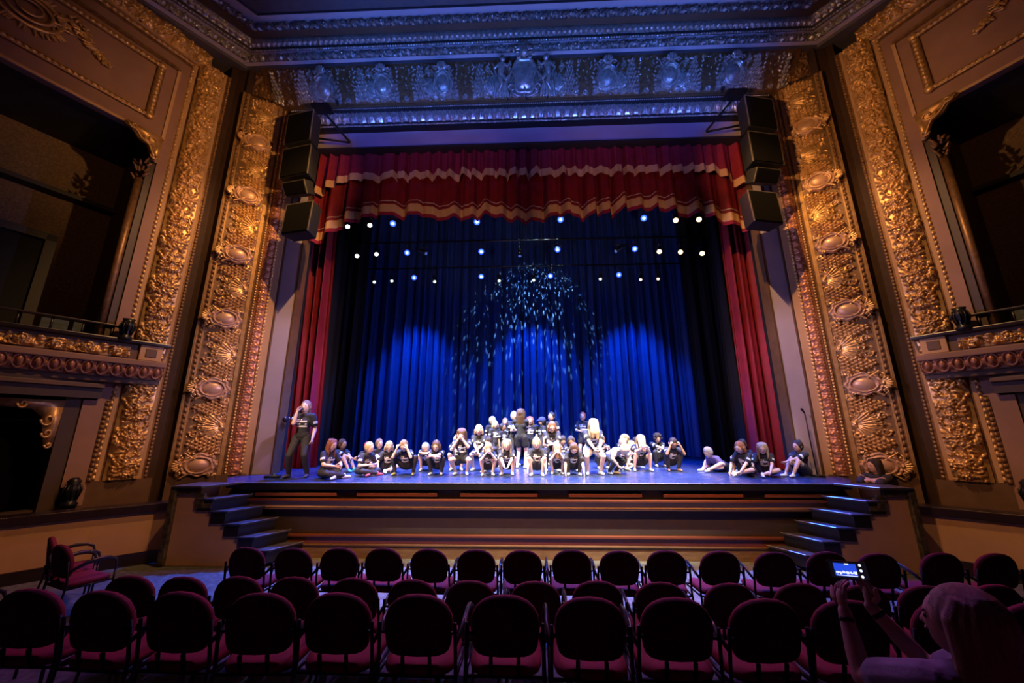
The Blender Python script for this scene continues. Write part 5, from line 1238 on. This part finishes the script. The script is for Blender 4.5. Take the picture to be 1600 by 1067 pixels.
stg(4.50, 9.45, -R9*.8, 1.34, 'lounge', ('violet shirt', (.16, .12, .30)), Sh, 'short', 'grey', 'fair', 'child in a violet shirt lounging on the elbows, leftmost of the right-hand group', group=G, over=dict(p=(0, .1, .08)))
stg(4.72, 8.75, -R9*.65, 1.38, 'sit_lean', 'print', Sh, 'bob', 'red', 'fair', 'ginger child sitting with legs folded and facing left in the right-hand group', group=G)
stg(5.02, 9.3, -R9*.5, 1.34, 'sit_cross', 'print', L_, 'short', 'brown', 'mid', 'brown-haired child sitting behind the ginger child in the right-hand group', group=G)
stg(5.12, 8.72, -R9*.35, 1.34, 'sit_lean', 'print', Sn, 'long', 'blonde', 'fair', 'blonde child leaning down on one hand, right end of the right-hand group', group=G)
stg(5.80, 8.68, -R9*.8, 1.34, 'sit_hug', 'print', Sh, 'bun', 'dark', 'mid', 'child with a dark bun sitting alone hugging the knees by the microphone stand', group=G)
human(6.82, 7.98, .17, -R9*.7, 1.70, 'lean_table', ('dark jacket', (.025, .025, .035)), L_, 'long', 'dark', 'mid', 'dark-haired person in black leaning on the corner of the stage above the right steps', sleeves=.98, badge=False)
# ---- spectator with phone in the foreground
SX, SY = 1.61, 1.68; SZ = zf(1.68); SR = PI+.02
wb, wi = human(SX, SY, SZ, SR, 1.58, 'seated_phone', ('pale grey blouse', (.20, .21, .24)), ('leggings', ('dark jeans', (.02, .025, .05))), 'long', 'darkblonde', 'dusk', 'long-haired blonde spectator in a pale top filming the stage with a raised phone',
      vox=.0065, badge=False, sleeves=.66, shoe=(.05, .05, .05), over=dict(p=(0, .03, .27), t=(0, -.10, 1), wL=(.122, -.190, .600), wR=(.035, -.205, .605), ep=(.25, -.1, -1), hd=((-.05, -.15, 1), (-.1, -.15, 1)), f=(.62, -.8, .10), aL=(.07, -.22, .045), aR=(-.07, -.22, .045)))
for q in (1, -1):
    a, b_ = wi['el'][q], wi['wr'][q]; d = (b_-a).normalized(); c = a.lerp(b_, .86); m_ = d.to_track_quat('Z', 'X').to_matrix()
    k = MB(); k.lathe(c, [(.024, -.010), (.0285, -.008), (.0285, .008), (.024, .010)], 18, 0, m_)
    if q == -1: k.box(c+m_ @ Vector((.0, .028, 0)), (.03, .012, .034), m_)
    k.build('watch' if q == -1 else 'bracelet', M['black'], wb)
mid_ = Vector((.105, -.350, 1.095))
ph = empty('smartphone', (0, 0, 0), 0, 'smartphone held up by the blonde spectator, its screen showing the blue stage', 'phone')
ph.location = Vector((SX, SY, SZ))+rz3(SR) @ mid_; ph.rotation_euler = (-.20, 0, -.25)
k = MB(); k.box((0, 0, 0), (.155, .009, .076)); k.build('case', M['black'], ph, False, .004)
k = MB(); k.box((0, -.0050, 0), (.146, .0012, .068)); k.build('screen', emat('phone screen black', (.01, .01, .02), .3), ph, False)
def pb(nm, c, d, m):
    k = MB(); k.box((c[0], -.0060, c[1]), (d[0], .0008, d[1])); return k.build(nm, m, ph, False)
pb('screen_picture', (-.012, .001), (.088, .052), emat('phone picture blue', (.02, .07, .7), 1.1))
pm_ = emat('phone picture white', (.75, .8, 1), 1.6)
k = MB(); rr = random.Random(3)
for i in range(16): k.box((-.050+i*.0052, -.0068, -.012+rr.uniform(-.001, .004)), (.0035, .0006, rr.uniform(.005, .013)))
k.box((-.010, -.0068, -.022), (.08, .0006, .002)); k.build('screen_picture', pm_, ph, False)
k = MB()
for z_ in (.024, .002, -.022): k.lathe((.048, -.0062, z_), [(.0055, 0), (.0055, .001)], 14, 0, Matrix.Rotation(PI/2, 3, 'X'))
k.box((-.004, -.0068, .025), (.016, .0006, .005)); k.build('screen_button', pm_, ph, False)

# ------------------------------------------------------------------ grow the pending surfaces
for o, v, ex, fr in PENDING:
    md = o.modifiers.new('skin', 'REMESH'); md.mode = 'VOXEL'; md.voxel_size = v; md.use_smooth_shade = True
    sm = o.modifiers.new('soft', 'SMOOTH'); sm.factor = .5; sm.iterations = 2
bpy.context.view_layer.update()
dg = bpy.context.evaluated_depsgraph_get(); res = []
for o, v, ex, fr in PENDING: res.append(bpy.data.meshes.new_from_object(o.evaluated_get(dg)))
for (o, v, ex, fr), me in zip(PENDING, res):
    mats = list(o.data.materials); old = o.data; o.modifiers.clear()
    nv = len(me.vertices); co = np.empty(nv*3, np.float32); me.vertices.foreach_get('co', co)
    if ex is not None:
        fs = [tuple(p.vertices) for p in me.polygons]; vs = [tuple(c) for c in co.reshape(-1, 3)]
        m2 = bpy.data.meshes.new(o.name); m2.from_pydata(vs+ex.v, [], fs+[tuple(i+nv for i in f) for f in ex.f])
        m2.materials.clear()
        for m in mats: m2.materials.append(m)
        m2.polygons.foreach_set('material_index', [0]*len(fs)+ex.m); m2.polygons.foreach_set('use_smooth', [True]*(len(fs)+len(ex.f))); m2.update()
        bpy.data.meshes.remove(me); me = m2
    else:
        me.materials.clear()
        for m in mats: me.materials.append(m)
        me.polygons.foreach_set('use_smooth', [True]*len(me.polygons))
    if fr is not None:
        p, t, X, tf, H, sh, el = fr; C_ = co.reshape(-1, 3)-np.array(p); u = C_ @ np.array(X)/H; w_ = C_ @ np.array(t)/H; fz = C_ @ np.array(tf)/H
        u2 = np.floor(u/.014); w2 = np.floor((w_-.115)/.030)
        hsh = np.abs(np.sin(u2*12.9898+w2*78.233)*43758.5453) % 1
        pr = ((np.abs(u) < .062) & (w_ > .125) & (w_ < .225) & (fz > .02) & (((w2 % 2) == 0) | (hsh > .5)) & (((w_-.115)/.030) % 1 > .25)).astype(np.float32)
        for q in (1, -1):
            a = np.array(sh[q]); d_ = np.array(el[q])-a; L2 = d_.dot(d_); P_ = co.reshape(-1, 3)-a; tt = P_ @ d_/L2; rad = P_-tt[:, None]*d_
            out = rad @ (np.array(X)*q)/H
            pr = np.maximum(pr, ((tt > .42) & (tt < .60) & (np.linalg.norm(rad, axis=1)/H < .07) & (out > .012)).astype(np.float32)*.9)
        at = me.attributes.new('print', 'FLOAT', 'POINT'); at.data.foreach_set('value', pr)
    o.data = me
    if old.users == 0: bpy.data.meshes.remove(old)
